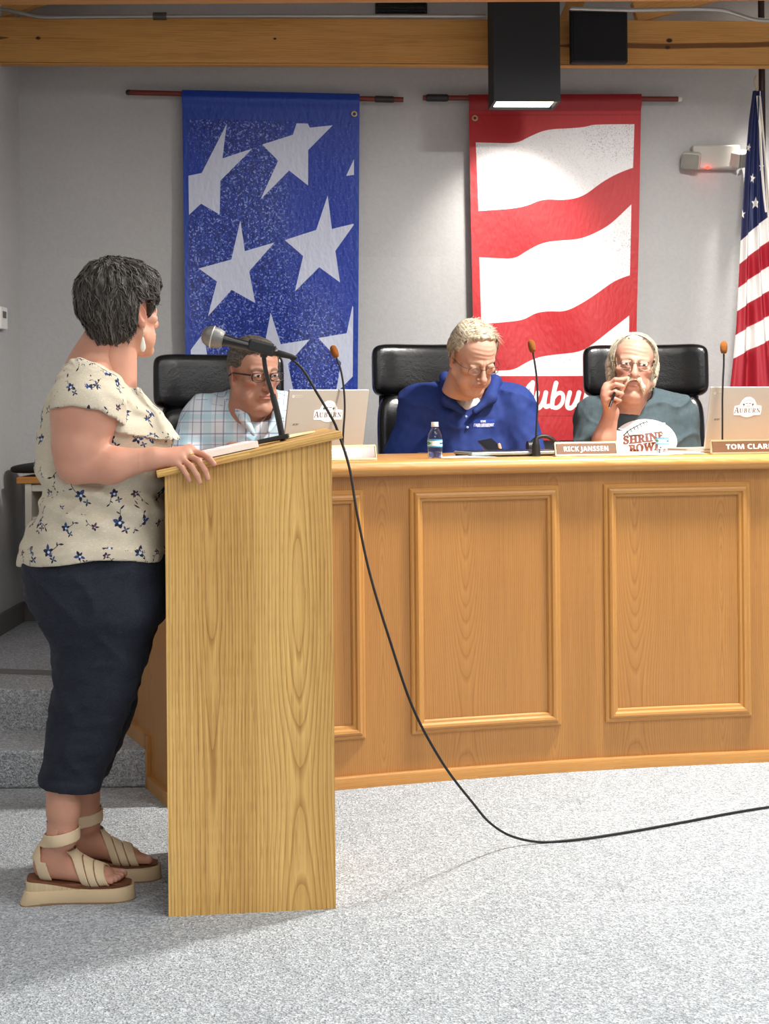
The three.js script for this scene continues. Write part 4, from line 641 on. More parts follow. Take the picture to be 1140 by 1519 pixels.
function headColor(o) {
  const skin = lin(o.skin), lip = lin(o.lip ?? '#a8645a'), red = lin(o.red ?? '#c47462'), brow = lin(o.brow ?? '#6b5a4c'), white = lin('#d8d2cc'), iris = lin('#2a2420'), lid = lin('#8d5a4c'), m3 = (a, b, t) => [mix(a[0], b[0], t), mix(a[1], b[1], t), mix(a[2], b[2], t)];
  return (x, y, z) => {
    let c = m3(skin, red, 0.22 * clamp(fbm(x * 45, y * 45, z * 45, 3) + 0.3)); const ax = Math.abs(x);
    c = m3(c, red, 0.32 * sstep(0.035, 0.008, Math.hypot(ax - 0.042, y + 0.028) ) * sstep(0.02, 0.05, z)); c = m3(c, red, 0.6 * sstep(0.022, 0.008, Math.hypot(x, y + 0.034, z - 0.108))); c = m3(c, red, 0.5 * sstep(0.066, 0.075, ax) * sstep(0.045, 0.02, Math.abs(y)));
    if (z > 0.06) {
      const e = Math.abs(y - 0.021 - 0.004 * sstep(0.01, 0.03, ax) + 0.006 * sstep(0.036, 0.05, ax)); if (ax > 0.012 && ax < 0.05) c = m3(c, brow, (o.browAmt ?? 0.8) * sstep(0.0065, 0.003, e));
      const lx = (ax - 0.031) / 0.0125, open = 0.0048 * (o.open ?? 1) * Math.sqrt(Math.max(0, 1 - lx * lx)), dy = y - 0.0035; if (Math.abs(lx) < 1 && z > 0.07) { if (Math.abs(dy) < open) { c = Math.hypot(ax - 0.031 + (x > 0 ? -1 : 1) * (o.gaze ?? 0), dy - (o.gazeY ?? 0)) < 0.0056 ? iris : white; } else if (Math.abs(dy) < open + 0.0018) c = m3(c, lid, 0.7); }
      if (z > 0.078) { const l = Math.hypot(x / 0.027, (y + 0.0665) / 0.0105); c = m3(c, lip, 0.65 * sstep(1.05, 0.8, l)); }
    }
    if (o.stubble) c = m3(c, lin('#8a7a70'), o.stubble * sstep(-0.04, -0.065, y) * sstep(0.0, 0.04, z) * (0.6 + 0.4 * noise3(x * 700, y * 700, z * 700)));
    return c;
  };
}
const cranium = field([[ell(V3(0, 0.034, -0.018), V3(0.0755, 0.083, 0.096)), 0], [ell(V3(0, 0.045, 0.03), V3(0.06, 0.055, 0.054)), 0.025], [ell(V3(0, -0.03, -0.02), V3(0.066, 0.07, 0.07)), 0.02]]);
const SKIN = (tint) => std({ vertexColors: true, roughness: 0.5, sheen: 0.1, specularIntensity: 0.6 });
const skinMat = SKIN();
// hair: shell on the cranium above a hairline, ridged along the strands
function hairMesh(o, h = 0.0026) {
  const hb = curve1(o.line), f = (x, y, z) => {
    const a = Math.atan2(x, y - 0.05 + 1e-6), r = noise3(a * (o.fine ?? 26), z * 28 + (o.sweep ?? 0) * x * 60, y * 18) * 0.6 + noise3(x * 160, y * 40, z * 90) * 0.4;
    const m = y - hb(z) + (o.lineAmp ?? 0.007) * noise3(x * 120, z * 120, 3), th = o.th(x, y, z) + o.amp * r; return cranium(x, y, z) - mix(-0.012, th, sstep(-0.012, o.fade ?? 0.016, m));
  };
  const A = lin(o.c0), B = lin(o.c1);
  return sdfMesh(f, V3(-0.13, -0.16, -0.17), V3(0.13, 0.17, 0.14), h, { color: (x, y, z) => { const a = Math.atan2(x, y - 0.05 + 1e-6), t = clamp(0.5 + 0.75 * noise3(a * 40, z * 60 + (o.sweep ?? 0) * x * 80, y * 22) + 0.3 * noise3(x * 220, y * 60, z * 220)); const k = o.side ? sstep(0.04, 0.0, y) * o.side : 0; return [mix(mix(A[0], B[0], t), 0.4, k), mix(mix(A[1], B[1], t), 0.37, k), mix(mix(A[2], B[2], t), 0.33, k)]; } });
}
// loose locks lying on the hair: thin tapered strips that follow a flow
function locks(seed, n, start, flow, len, w, c0, c1, lift, surface) {
  const R = rng(seed), pos = [], col = [], idx = [], A = lin(c0), B = lin(c1);
  for (let s = 0; s < n; s++) {
    let p = start(R); if (!p) continue; const k = R(), L = len * (0.6 + 0.8 * R()), steps = 6, ww = w * (0.6 + 0.8 * R()), base = pos.length / 3, cc = [0, 1, 2].map((i) => mix(A[i], B[i], k));
    const wob = R() * 6.28, lf = lift * (0.3 + R());
    for (let i = 0; i <= steps; i++) {
      const e = 0.002, d = surface(p.x, p.y, p.z), g = V3(surface(p.x + e, p.y, p.z) - d, surface(p.x, p.y + e, p.z) - d, surface(p.x, p.y, p.z + e) - d).normalize(); p.addScaledVector(g, -d + lf * (0.25 + 0.75 * (i / steps) ** 2));
      const f = flow(p, k, R).clone(); f.addScaledVector(g, -f.dot(g)).normalize(); const side = g.clone().cross(f).normalize(), t = i / steps, q = ww * Math.sin(Math.PI * (0.12 + 0.86 * t)) ** 0.7;
      for (const sgn of [-1, 1]) { const v = p.clone().addScaledVector(side, sgn * q); pos.push(v.x, v.y, v.z); col.push(...cc); } const v = p.clone().addScaledVector(g, q * 0.7); pos.push(v.x, v.y, v.z); col.push(...cc);
      if (i) { const a = base + (i - 1) * 3, b = base + i * 3; for (const [m, nn] of [[0, 2], [2, 1], [1, 0]]) idx.push(a + m, b + m, b + nn, a + m, b + nn, a + nn); }
      p = p.clone().addScaledVector(f, L / steps).addScaledVector(side, 0.0015 * Math.sin(wob + i));
    }
  }
  const g = new THREE.BufferGeometry(); g.setAttribute('position', new THREE.Float32BufferAttribute(pos, 3)); g.setAttribute('color', new THREE.Float32BufferAttribute(col, 3)); g.setIndex(idx); g.computeVertexNormals(); return g;
}
const hairMat = std({ vertexColors: true, roughness: 0.55, sheen: 0.25, side: THREE.DoubleSide });
function headMatrix(center, yaw, pitch, roll, s) { return new THREE.Matrix4().compose(center, new THREE.Quaternion().setFromEuler(new THREE.Euler(pitch, yaw, roll, 'YXZ')), V3(s, s, s)); }
// spectacles in head space
function glasses(parent, mtx, o) {
  const g = new THREE.Group(); g.name = 'glasses'; g.applyMatrix4(mtx); parent.add(g);
  const m = std({ color: o.color, roughness: 0.3, metalness: o.metal ?? 0 }), rimR = o.r, w = o.w, h = o.h, z = 0.098, y = 0.002 + (o.dy ?? 0);
  const loop = (s) => { const pts = []; for (let i = 0; i < 20; i++) { const a = i / 20 * Math.PI * 2, e = 0.65, cx = Math.sign(Math.cos(a)) * Math.abs(Math.cos(a)) ** e, sy = Math.sign(Math.sin(a)) * Math.abs(Math.sin(a)) ** e; pts.push(V3(s * 0.0335 + cx * w, y + sy * h, z - 0.12 * Math.abs(s * 0.0335 + cx * w) ** 1.3)); } return pts; };
  const rims = []; for (const s of [-1, 1]) { const pts = loop(s); rims.push(o.half ? tube(pts.slice(0, 11), rimR, 6, 40) : tube(pts, rimR, 6, 60, true)); const lens = new THREE.BufferGeometry().setFromPoints([...pts, pts.reduce((a, p) => a.add(p), V3()).multiplyScalar(1 / 20)]); lens.setIndex([...Array(20).keys()].flatMap((i) => [i, (i + 1) % 20, 20])); lens.computeVertexNormals(); part('lens', lens, std({ color: 0xffffff, transmission: 1, thickness: 0, roughness: 0.02, side: THREE.DoubleSide }), g); }
  rims.push(tube([[-0.0335 + w, y + h * 0.3, z - 0.001], [0, y + h * 0.55, z + 0.003], [0.0335 - w, y + h * 0.3, z - 0.001]], rimR, 6, 16));
  part('rim', merged(rims), m, g);
  for (const s of [-1, 1]) part('temple_arm', merged([tube([[s * (0.0335 + w), y + h * 0.5, z - 0.012], [s * 0.073, y + h * 0.6, z - 0.03], [s * 0.08, y + h * 0.6, 0.03], [s * 0.0815, y + h * 0.5, 0.0], [s * 0.083, y - 0.004, -0.025]], o.arm ?? rimR, 6, 30)]), m, g);
}
// hand: wrist, fingers as chains of points, palm as fans of capsules
function handField(wrist, fingers, rr, palmR = 0.013) {
  const palm = []; fingers.forEach((f, i) => { if (!f.thumb) palm.push([cap(wrist, f.p[0], palmR * 1.35, palmR), 0.014]); });
  for (let i = 1; i < fingers.length; i++) if (!fingers[i].thumb && !fingers[i - 1].thumb) palm.push([cap(fingers[i - 1].p[0], fingers[i].p[0], palmR * 0.92, palmR * 0.92), 0.01]);
  const P = field(palm), F = fingers.map((f) => field(f.p.slice(1).map((q, i) => [cap(f.p[i], q, rr * (f.s ?? 1) * (1 - 0.07 * i), rr * (f.s ?? 1) * (0.93 - 0.07 * i)), 0.003])));
  return (x, y, z) => { let d = 1e3; for (const f of F) d = smin(d, f(x, y, z), 0.0015); return smin(P(x, y, z), d, 0.009); };
}

// ================================================================ THE WOMAN AT THE LECTERN
{
  const d0 = 4.03, w = (px, py, d = d0) => W(px, py, d), person = thing('person', 'woman in cream floral blouse, navy trousers and sandals standing at the lectern', 'person', [w(110, 900).x, 0, -d0]);
  const org = person.position.clone();
  const SK = { skin: '#cf9a82', red: '#bf7763', lip: '#b06a60', brow: '#4a443c' }, skinC = lin(SK.skin), redC = lin(SK.red);
  const bodyColor = (x, y, z) => { const t = 0.3 * clamp(0.45 + fbm(x * 24, y * 24, z * 24, 3)); return [mix(skinC[0], redC[0], t), mix(skinC[1], redC[1], t), mix(skinC[2], redC[2], t)]; };
  const rowsFrom = (list, dz, zf) => list.map(([y, xb, xf, rz]) => { const a = w(xb, y), b = w(xf, y); return [a.y, (a.x + b.x) / 2, zf ?? -d0, (b.x - a.x) / 2, rz]; }).sort((p, q) => p[0] - q[0]);
  // torso outline, read row by row: [pixel row, back, front, half breadth]
  const torsoRows = [[842, 34, 252, 0.225], [826, 31, 253, 0.228], [808, 31, 254, 0.225], [790, 40, 254, 0.215], [765, 51, 253, 0.205], [745, 62, 251, 0.195], [734, 67, 250, 0.192], [722, 61, 250, 0.193], [700, 57, 253, 0.197], [675, 56, 258, 0.2], [655, 57, 258, 0.2], [635, 58, 247, 0.2], [615, 61, 231, 0.2], [597, 67, 216, 0.198], [580, 76, 205, 0.19], [565, 84, 197, 0.17], [550, 92, 190, 0.13], [537, 100, 184, 0.09], [528, 110, 178, 0.06]];
  const rows = rowsFrom(torsoRows), torso = loft(rows, 2.25);
  const hem = [[28, 838], [33, 836], [103, 828], [171, 819], [205, 821], [245, 828], [262, 830]].map(([x, y]) => w(x, y)), hemY = curve1(hem.map((p) => [p.x, p.y]));
  // right arm (near the camera)
  const dA = 3.835, A = { sh: w(130, 582, 3.86), up: w(126, 612, 3.835), lo: w(119, 662, 3.83), el: w(113, 688, 3.825), f1: w(165, 690, 3.825), wr: w(228, 680, 3.835) };
  const armF = field([[cap(A.sh, A.up, 0.07, 0.083), 0], [cap(A.up, A.lo, 0.083, 0.071), 0.02], [cap(A.lo, A.el, 0.068, 0.05), 0.02], [cap(A.el, A.f1, 0.05, 0.045), 0.012], [cap(A.f1, A.wr, 0.045, 0.026), 0.02]]);
  // left arm, on the far side
  const Bm = { sh: w(150, 582, 4.2), el: w(140, 690, 4.27), wr: w(236, 672, 4.2) }, arm2 = field([[cap(Bm.sh, Bm.el, 0.075, 0.055), 0], [cap(Bm.el, Bm.wr, 0.05, 0.027), 0.02]]);
  // head turned to the council
  const Hm = headMatrix(w(184, 468, 4.02), Math.PI / 2 + 0.9, -0.12, 0, 0.96), neckTop = V3(0, -0.05, -0.03).applyMatrix4(Hm), neckLow = w(141, 548, 4.03);
  const neck = field([[cap(neckTop, neckLow, 0.052, 0.066), 0], [cap(w(152, 522), w(118, 565), 0.052, 0.05), 0.04], [cap(w(157, 498), w(143, 532), 0.05, 0.055), 0.03], [cap(w(140, 556, 4.0), A.sh.clone().add(V3(0, 0.02, -0.02)), 0.055, 0.055), 0.04], [cap(w(145, 556, 4.06), Bm.sh, 0.055, 0.05), 0.04]]);
  // calves
  const legs = field([[cap(w(93, 1140, 3.93), w(94, 1200, 3.935), 0.046, 0.043), 0], [cap(w(94, 1200, 3.935), w(92, 1240, 3.94), 0.043, 0.035), 0.01], [cap(w(124, 1140, 4.1), w(127, 1218, 4.12), 0.046, 0.038), 0]]);
  const bodyF = (x, y, z) => smin(smin(smin(torso(x, y, z) + 0.024, neck(x, y, z), 0.03), smin(armF(x, y, z), arm2(x, y, z), 0.0), 0.012), legs(x, y, z), 0);
  const parts = [];
  // keep thighs out of sight inside the trousers so that the body is one figure
  const thigh = field([[cap(w(150, 850, 3.95), w(120, 1000, 3.94), 0.085, 0.065), 0], [cap(w(120, 1000, 3.94), w(93, 1150, 3.93), 0.06, 0.045), 0.02], [cap(w(160, 850, 4.12), w(140, 1000, 4.11), 0.085, 0.065), 0], [cap(w(140, 1000, 4.11), w(124, 1150, 4.1), 0.06, 0.045), 0.02]]);
  const bodyAll = (x, y, z) => smin(bodyF(x, y, z), thigh(x, y, z), 0.02);
  const lo = V3(w(20, 800).x, w(90, 1262).y, -4.36), hi = V3(w(262, 800).x, w(140, 485).y, -3.72);
  parts.push(sdfMesh(bodyAll, lo, hi, 0.0065, { color: bodyColor }));
  // hand gripping the edge of the lectern's top
  const hd = 3.815, fin = [
    { p: [w(281, 668, 3.872), w(300, 674, 3.852), w(311, 681, 3.822), w(317, 688, 3.812)], s: 1.0 },
    { p: [w(276, 674, 3.858), w(295, 684, 3.822), w(304, 698, 3.806), w(308, 709, 3.808)], s: 1.0 },
    { p: [w(268, 680, 3.846), w(284, 692, 3.812), w(292, 705, 3.800), w(296, 715, 3.804)], s: 0.96 },
    { p: [w(259, 685, 3.838), w(271, 695, 3.812), w(277, 705, 3.803), w(281, 713, 3.806)], s: 0.86 },
    { p: [w(240, 675, 3.87), w(258, 674, 3.91), w(275, 672, 3.925)], s: 1.05, thumb: true }];
  const hf = handField(A.wr, fin, 0.0088, 0.0145), hb = bounds([A.wr, ...fin.flatMap((f) => f.p)], 0.03), nail = lin('#d9a79a');
  const handAll = (x, y, z) => smin(hf(x, y, z), armF(x, y, z), 0.016);
  parts.push(sdfMesh((x, y, z) => Math.max(handAll(x, y, z), -(x - w(206, 680, 3.83).x)), hb[0].setX(w(200, 680, 3.83).x), hb[1], 0.0024, { color: bodyColor }));
  // head
  const HF = headField({ jowl: 0.35, neck: 0.05 }), HC = headColor(SK);
  const hg = sdfMesh(HF, V3(-0.1, -0.2, -0.14), V3(0.1, 0.14, 0.14), 0.0026, { color: HC }); hg.applyMatrix4(Hm); parts.push(hg);
  // feet in sandals: local x forward, y up, z to the person's right
  const person2 = (g) => g.translate(-org.x, -org.y, -org.z);
  const straps = std({ color: 0xe0c9a6, roughness: 0.75, bumpMap: tiled(weave, 40, 40), bumpScale: 0.001 }), soleM = std({ color: 0xd6bd98, roughness: 0.7 }), insoleM = std({ color: 0x7a4a30, roughness: 0.6 }), wedgeMap = woodTex(256, 128, 0.3, 0.05, [222, 200, 160], [188, 158, 112], [[0.4, 2]], { freq: 300 }), wedgeM = std({ map: wedgeMap, roughness: 0.65 });
  function foot(heelPx, heelPy, yaw, side, ankleTop) {
    const o = G(heelPx, heelPy), m = new THREE.Matrix4().compose(o, new THREE.Quaternion().setFromEuler(new THREE.Euler(0, yaw, 0)), V3(1, 1, 1)), inv = m.clone().invert(), at2 = ankleTop.clone().applyMatrix4(inv), s = side;      // s = +1: little toe towards +z
    const L = [[cap(V3(0.055, 0.1, 0), V3(0.045, 0.096, 0), 0.03, 0.031), 0], [cap(V3(0.066, 0.125, 0), at2, 0.036, 0.0385), 0.03], [cap(at2, at2.clone().add(V3(0.002, 0.05, 0)), 0.0385, 0.0415), 0.01], [cap(V3(0.07, 0.115, 0), V3(0.165, 0.068, -0.006 * s), 0.036, 0.023), 0.03], [cap(V3(0.05, 0.09, 0), V3(0.17, 0.064, 0.014 * s), 0.026, 0.02), 0.02], [ell(V3(0.18, 0.062, 0), V3(0.04, 0.021, 0.043)), 0.02], [sph(V3(0.062, 0.145, 0.032 * s), 0.012), 0.015]];
    const toe = [[-0.027, 0.252, 0.0125], [-0.009, 0.248, 0.009], [0.007, 0.242, 0.0085], [0.02, 0.234, 0.008], [0.032, 0.224, 0.0078]];
    toe.forEach(([z, x, r]) => L.push([cap(V3(0.19, 0.06, z * s * 0.95), V3(x - 0.01, 0.05 + r * 0.3, z * s), r * 1.15, r), 0.006]));
    const F0 = field(L), ins = (x) => 0.041 + 0.026 * sstep(0.16, 0.0, x), F = (x, y, z) => smax(F0(x, y, z), ins(x) + 0.001 - y, 0.006);
    const g = sdfMesh(F, V3(-0.01, 0.03, -0.07), V3(0.28, at2.y + 0.04, 0.07), 0.003, { color: (x, y, z) => { for (const [tz, tx, r] of toe) if (Math.hypot(x - tx + 0.008, (z - tz * s)) < r * 0.75 && y > 0.056) return nail; return bodyColor(x, y, z); } });
    g.applyMatrix4(m); parts.push(g);
    // sandal
    const S = new THREE.Group(); S.name = 'sandal'; S.applyMatrix4(m); S.position.sub(org); person.add(S);
    const outline = (e) => { const sh = new THREE.Shape(); sh.moveTo(0.0 - e, 0); const P = [[0, 0.026], [0.03, 0.036], [0.1, 0.034], [0.18, 0.047], [0.225, 0.044], [0.262, 0.018], [0.266, 0], [0.262, -0.026], [0.225, -0.046], [0.17, -0.043], [0.1, -0.032], [0.03, -0.036], [0, -0.026]].map(([x, z]) => new THREE.Vector2(mix(0.13, x, 1 + e * 7), z * (1 + e * 18))); sh.setFromPoints(new THREE.SplineCurve([...P, P[0]]).getPoints(60)); return sh; };
    const ext = (e, h, y, taper, flare = 0.05) => { const q = new THREE.ExtrudeGeometry(outline(e), { depth: h, bevelEnabled: true, bevelSize: 0.003, bevelThickness: 0.003, bevelSegments: 2 }).rotateX(-Math.PI / 2).translate(0, y, 0), p = q.attributes.position; for (let i = 0; i < p.count; i++) { const k = clamp((p.getY(i) - y) / h); p.setX(i, mix(0.13, p.getX(i), 1 + flare * (1 - k) * (p.getX(i) < 0.13 ? 1.6 : 0.3))); if (taper) { const yy = p.getY(i); p.setY(i, yy > y + h * 0.5 ? taper(p.getX(i)) : yy); } } q.computeVertexNormals(); return toCreasedNormals(q, 0.6); };
    part('sole', ext(0.004, 0.03, 0.004), soleM, S); part('tread', ext(0.0045, 0.0035, 0.0005), std({ color: 0x8d7355, roughness: 0.8 }), S);
    part('wedge', boxUV(ext(0.0, 0.02, 0.038, (x) => ins(x) - 0.006, 0), 3), wedgeM, S); part('insole', ext(-0.003, 0.004, 0.042, (x) => ins(x), 0), insoleM, S);
    const strap = (name, mask, bb) => part(name, sdfMesh((x, y, z) => Math.max(Math.abs(F(x, y, z) - 0.0035) - 0.0022, mask(x, y, z)), bb[0], bb[1], 0.0021), straps, S);
    const toeBand = (c0, c1) => (x, y, z) => { const u = x + 0.35 * (y - 0.06) + 0.12 * s * z; return Math.max(c0 - u, u - c1, 0.04 - y); };
    [[0.138, 0.159], [0.161, 0.182], [0.184, 0.207]].forEach(([a, b]) => strap('toe_strap', toeBand(a, b), [V3(0.09, 0.035, -0.07), V3(0.24, 0.14, 0.07)]));
    const ay = 0.171, ank = (x, y, z) => Math.abs(y - ay - 0.18 * (x - 0.06)) - 0.016; strap('ankle_strap', ank, [V3(0, 0.13, -0.07), V3(0.16, 0.23, 0.08)]);
    strap('heel_strap', (x, y, z) => Math.max(Math.abs((x - 0.022) - 0.3 * (ay - y) * (y > 0.115 ? 0.15 : 0.9) + 0.004) - 0.015, 0.06 - y, y - ay), [V3(-0.02, 0.05, -0.07), V3(0.11, 0.19, 0.07)]);
  }
  foot(42, 1338, 0.14, 1, w(92, 1240, 3.94)); foot(88, 1306, 0.1, -1, w(127, 1218, 4.12));
  person.add(part('body', person2(mergeColored(parts)), skinMat, person));
  // trousers
  const nearRows = [[820, 47, 247, 0.12], [845, 42, 250, 0.13], [880, 50, 251, 0.145], [907, 69, 247, 0.15], [934, 80, 234, 0.135], [964, 89, 226, 0.125], [1002, 93, 214, 0.115], [1025, 91, 206, 0.11], [1048, 86, 200, 0.106], [1079, 78, 189, 0.1], [1113, 73, 175, 0.096], [1136, 67, 165, 0.094], [1165, 66, 154, 0.092]];
  const hipRows = rowsFrom([[812, 46, 248, 0.2], [842, 40, 250, 0.215], [880, 49, 252, 0.215], [905, 62, 250, 0.19], [925, 76, 240, 0.14], [940, 90, 225, 0.06]]);
  const near = loft(rowsFrom(nearRows.map((r) => [r[0], r[1], r[2], r[3]]), 0, -3.955), 2.2), far = loft(rowsFrom(nearRows.map((r) => [r[0], r[1] + 22 * sstep(850, 1100, r[0]), r[2] + 4 * sstep(850, 1100, r[0]) - 6, r[3]]), 0, -4.11), 2.2), hips = loft(hipRows, 2.3);
  const hemL = w(66, 1149).y, tro = (x, y, z) => {
    const fold = 0.009 * noise3(x * 10 + y * 5, y * 15 - x * 6, z * 7) + 0.009 * Math.pow(1 - Math.abs(noise3(x * 6 - y * 4, y * 8 + x * 7, z * 4 + 7)), 4) + 0.0022 * noise3(x * 34, y * 60, z * 30) + 0.006 * sstep(0.25, 0.0, Math.abs(y - 0.78)) * Math.sin((y * 1.0 + x * 0.7) * 60 + 3 * noise3(x * 7, y * 7, z * 5)) * sstep(0.05, -0.12, x - w(150, 900).x + 0.1);
    let d = smin(smin(near(x, y, z), far(x, y, z), 0.008), hips(x, y, z), 0.035) - fold + 0.005; const hy = hemL - 0.018 * (x - w(66, 1149).x) / 0.15 * 1.2; if (y < hy + 0.03) d -= 0.0025 * sstep(0.03, 0.024, y - hy); return Math.max(d, hy - y);
  };
  const denim = dataTex(256, 256, (u, v) => { const n = 10 * noise3(u * 120, v * 30, 2) + 12 * noise3(u * 30, v * 120, 4) + 5 * fbm(u * 8, v * 8, 1, 3); return [19 + n * 0.7, 25 + n * 0.7, 39 + n * 0.8]; });
  const trouserMat = std({ map: tiled(denim, 8, 8), bumpMap: tiled(weave, 14, 14), bumpScale: 0.0012, roughness: 0.85, sheen: 0.2, sheenColor: new THREE.Color(0x3a4a6a) });
  part('trousers', boxUV(person2(sdfMesh(tro, V3(w(22, 900).x, w(100, 1185).y, -4.36), V3(w(264, 900).x, w(100, 808).y, -3.74), 0.0055))), trouserMat, person);
  // blouse: torso, cap sleeve, flounce, hem band
  const nk = [[92, 546], [103, 533], [130, 531], [160, 541], [185, 556], [200, 566]].map(([x, y]) => w(x, y)), neckY = curve1(nk.map((p) => [p.x, p.y]));
  const sleeve = field([[cap(A.sh.clone().add(V3(0, 0.004, 0)), A.up.clone().add(V3(0.004, 0.01, 0)), 0.083, 0.096), 0]]), sleeve2 = cap(Bm.sh, Bm.sh.clone().lerp(Bm.el, 0.3), 0.085, 0.088);
  const sh = [[60, 611], [82, 606], [113, 602], [151, 608], [171, 620], [182, 632], [230, 650]].map(([x, y]) => w(x, y, 3.8)), slY = curve1(sh.map((p) => [p.x, p.y]));
  const flY = curve1([[160, 634], [180, 641], [212, 648], [236, 653], [250, 654]].map(([x, y]) => { const p = w(x, y, 3.9); return [p.x, p.y]; })), xF0 = w(163, 600).x, waist = w(100, 736).y, cx = w(150, 700).x;
  const blouse = (x, y, z) => {
    const back = sstep(cx, cx - 0.15, x), sag = 0.007 * Math.pow(1 - Math.abs(noise3(x * 4 + 3, y * 13 - x * 9, z * 5)), 3) * sstep(waist + 0.28, waist + 0.02, y) + 0.009 * noise3(x * 9 - y * 3, y * 12 + x * 8, z * 8) + 0.0025 * noise3(x * 30, y * 22, z * 30) + 0.010 * Math.sin(y * 75 + x * 22 + 2.5 * noise3(x * 8, y * 4, z * 8)) * sstep(0.13, 0.0, Math.abs(y - waist - 0.01));
    let t = torso(x, y, z) + 0.006 - sag; const hy = hemY(x); if (y < hy + 0.035) t -= 0.003 * sstep(0.035, 0.028, y - hy);
    t = Math.max(t, hy - y);
    const rad = Math.atan2(y - A.sh.y - 0.05, x - A.sh.x), ruf = 0.007 * Math.sin(rad * 16 + 2 * noise3(x * 12, y * 12, 3)) * sstep(0.03, 0.14, Math.hypot(x - A.sh.x, y - A.sh.y));
    const s1 = Math.max(sleeve(x, y, z) - 0.003 - 0.006 * noise3(x * 14, y * 8, z * 14) - ruf * 0.6, slY(x) - y), s2 = Math.max(sleeve2(x, y, z), Bm.sh.y - 0.1 - y);
    const fl = Math.max(torso(x, y, z) - 0.008 - ruf - sag * 0.5, flY(x) - y, xF0 - x, y - w(180, 575).y, -z - d0 - 0.16);
    let d = smin(t, s1, 0.014); d = smin(d, s2, 0.03); d = Math.min(d, fl); return smax(d, y - neckY(x), 0.004);
  };
  const floral = canvasTex(1024, 1024, (c, W_, H) => {
    c.fillStyle = '#cdc3ae'; c.fillRect(0, 0, W_, H); const R = rng(5); for (let i = 0; i < 9000; i++) { c.fillStyle = R() < 0.5 ? 'rgba(250,246,232,0.35)' : 'rgba(178,164,138,0.28)'; c.fillRect(R() * W_, R() * H, 1 + R() * 9, 1 + R() * 2); }
    const petal = (x, y, a, L, wd, col) => { c.save(); c.translate(x, y); c.rotate(a); c.fillStyle = col; c.beginPath(); c.moveTo(0, 0); c.quadraticCurveTo(L * 0.5, -wd, L, 0); c.quadraticCurveTo(L * 0.5, wd, 0, 0); c.fill(); c.restore(); };
    const cluster = (x, y, s, a0, kind) => {
      const cols = kind ? ['#2c2238', '#5a3344', '#2e2228'] : ['#1b2440', '#2c4474', '#151b30'];
      c.strokeStyle = '#2c2a34'; c.lineWidth = 2.2 * s; c.beginPath(); c.moveTo(x, y); c.quadraticCurveTo(x + Math.cos(a0) * 28 * s, y + Math.sin(a0) * 10 * s, x + Math.cos(a0) * 46 * s, y + Math.sin(a0) * 46 * s); c.stroke();
      for (let k = 0; k < 5; k++) petal(x, y, a0 + k * 1.256 + R() * 0.3, (17 + R() * 10) * s, (9 + R() * 5) * s, cols[k % 3]);
      if (!kind) for (let k = 0; k < 4; k++) petal(x + 22 * s, y + 26 * s, a0 + 1 + k * 1.57, 15 * s, 6 * s, cols[(k + 1) % 3]);
      c.fillStyle = kind ? '#b9a3b4' : '#cfd4e6'; c.beginPath(); c.arc(x + 2 * s, y + 2 * s, 5 * s, 0, 7); c.fill();
      petal(x + Math.cos(a0) * 46 * s, y + Math.sin(a0) * 46 * s, a0 + 0.6, 20 * s, 6 * s, cols[2]); petal(x + Math.cos(a0) * 40 * s, y + Math.sin(a0) * 30 * s, a0 - 1.1, 16 * s, 5 * s, cols[0]);
    };
    const N = 7; for (let i = 0; i < N; i++) for (let j = 0; j < N; j++) { const x = (i + 0.5 + (j % 2) * 0.4 + (R() - 0.5) * 0.35) / N * W_, y = (j + 0.5 + (R() - 0.5) * 0.35) / N * H, k = (i + j * 2) % 3, s = k === 0 ? 1.5 : k === 1 ? 1.2 : 0.95, a = R() * 6.28; for (const ox of [-W_, 0, W_]) for (const oy of [-H, 0, H]) if (x + ox > -90 && x + ox < W_ + 90 && y + oy > -90 && y + oy < H + 90) cluster(x + ox, y + oy, s, a, k === 2); }
  });
  const blouseMat = std({ map: tiled(floral, 1 / 0.5, 1 / 0.5, 0.1, 0.23), roughness: 0.9, bumpMap: tiled(weave, 16, 16), bumpScale: 0.0008, sheen: 0.2, side: THREE.DoubleSide });
  part('blouse', boxUV(person2(sdfMesh(blouse, V3(w(20, 700).x, w(100, 852).y, -4.36), V3(w(268, 700).x, w(140, 518).y, -3.7), 0.0045))), blouseMat, person);
  // hair: full short cut, dark grey
  const HS = (x, y, z) => {
    const hb = curve1([[-0.12, -0.082], [-0.08, -0.084], [-0.055, -0.075], [-0.034, -0.05], [-0.026, 0.035], [0.012, 0.05], [0.03, -0.012], [0.042, 0.0], [0.06, 0.055], [0.1, 0.075]]);
    const a = Math.atan2(x, z), th = 0.013 + 0.008 * sstep(-0.05, 0.06, y) + 0.018 * sstep(0.04, 0.11, y) + 0.003 * sstep(0.0, -0.07, z) * sstep(-0.085, -0.03, y) + 0.006 * sstep(0.09, 0.12, y) * noise3(x * 26, z * 26, 2) - 0.004 * sstep(-0.03, -0.09, y), st = 0.0045 * noise3(a * 16, y * 26, 5) + 0.003 * noise3(x * 90 + y * 30, y * 60, z * 90) + 0.004 * noise3(x * 22, y * 22, z * 22);
    return smax(cranium(x, y, z) - th - st, hb(z) + 0.006 * noise3(a * 22, 1, 2) - y, 0.012);
  };
  const hA = lin('#161412'), hB = lin('#48433c');
  const hairG = sdfMesh(HS, V3(-0.13, -0.13, -0.16), V3(0.13, 0.17, 0.14), 0.0028, { color: (x, y, z) => { const a = Math.atan2(x, z), t = clamp(0.35 + 0.7 * noise3(a * 30, y * 30, 3) + 0.35 * noise3(x * 150, y * 60, z * 150)); return [mix(hA[0], hB[0], t), mix(hA[1], hB[1], t), mix(hA[2], hB[2], t)]; } });
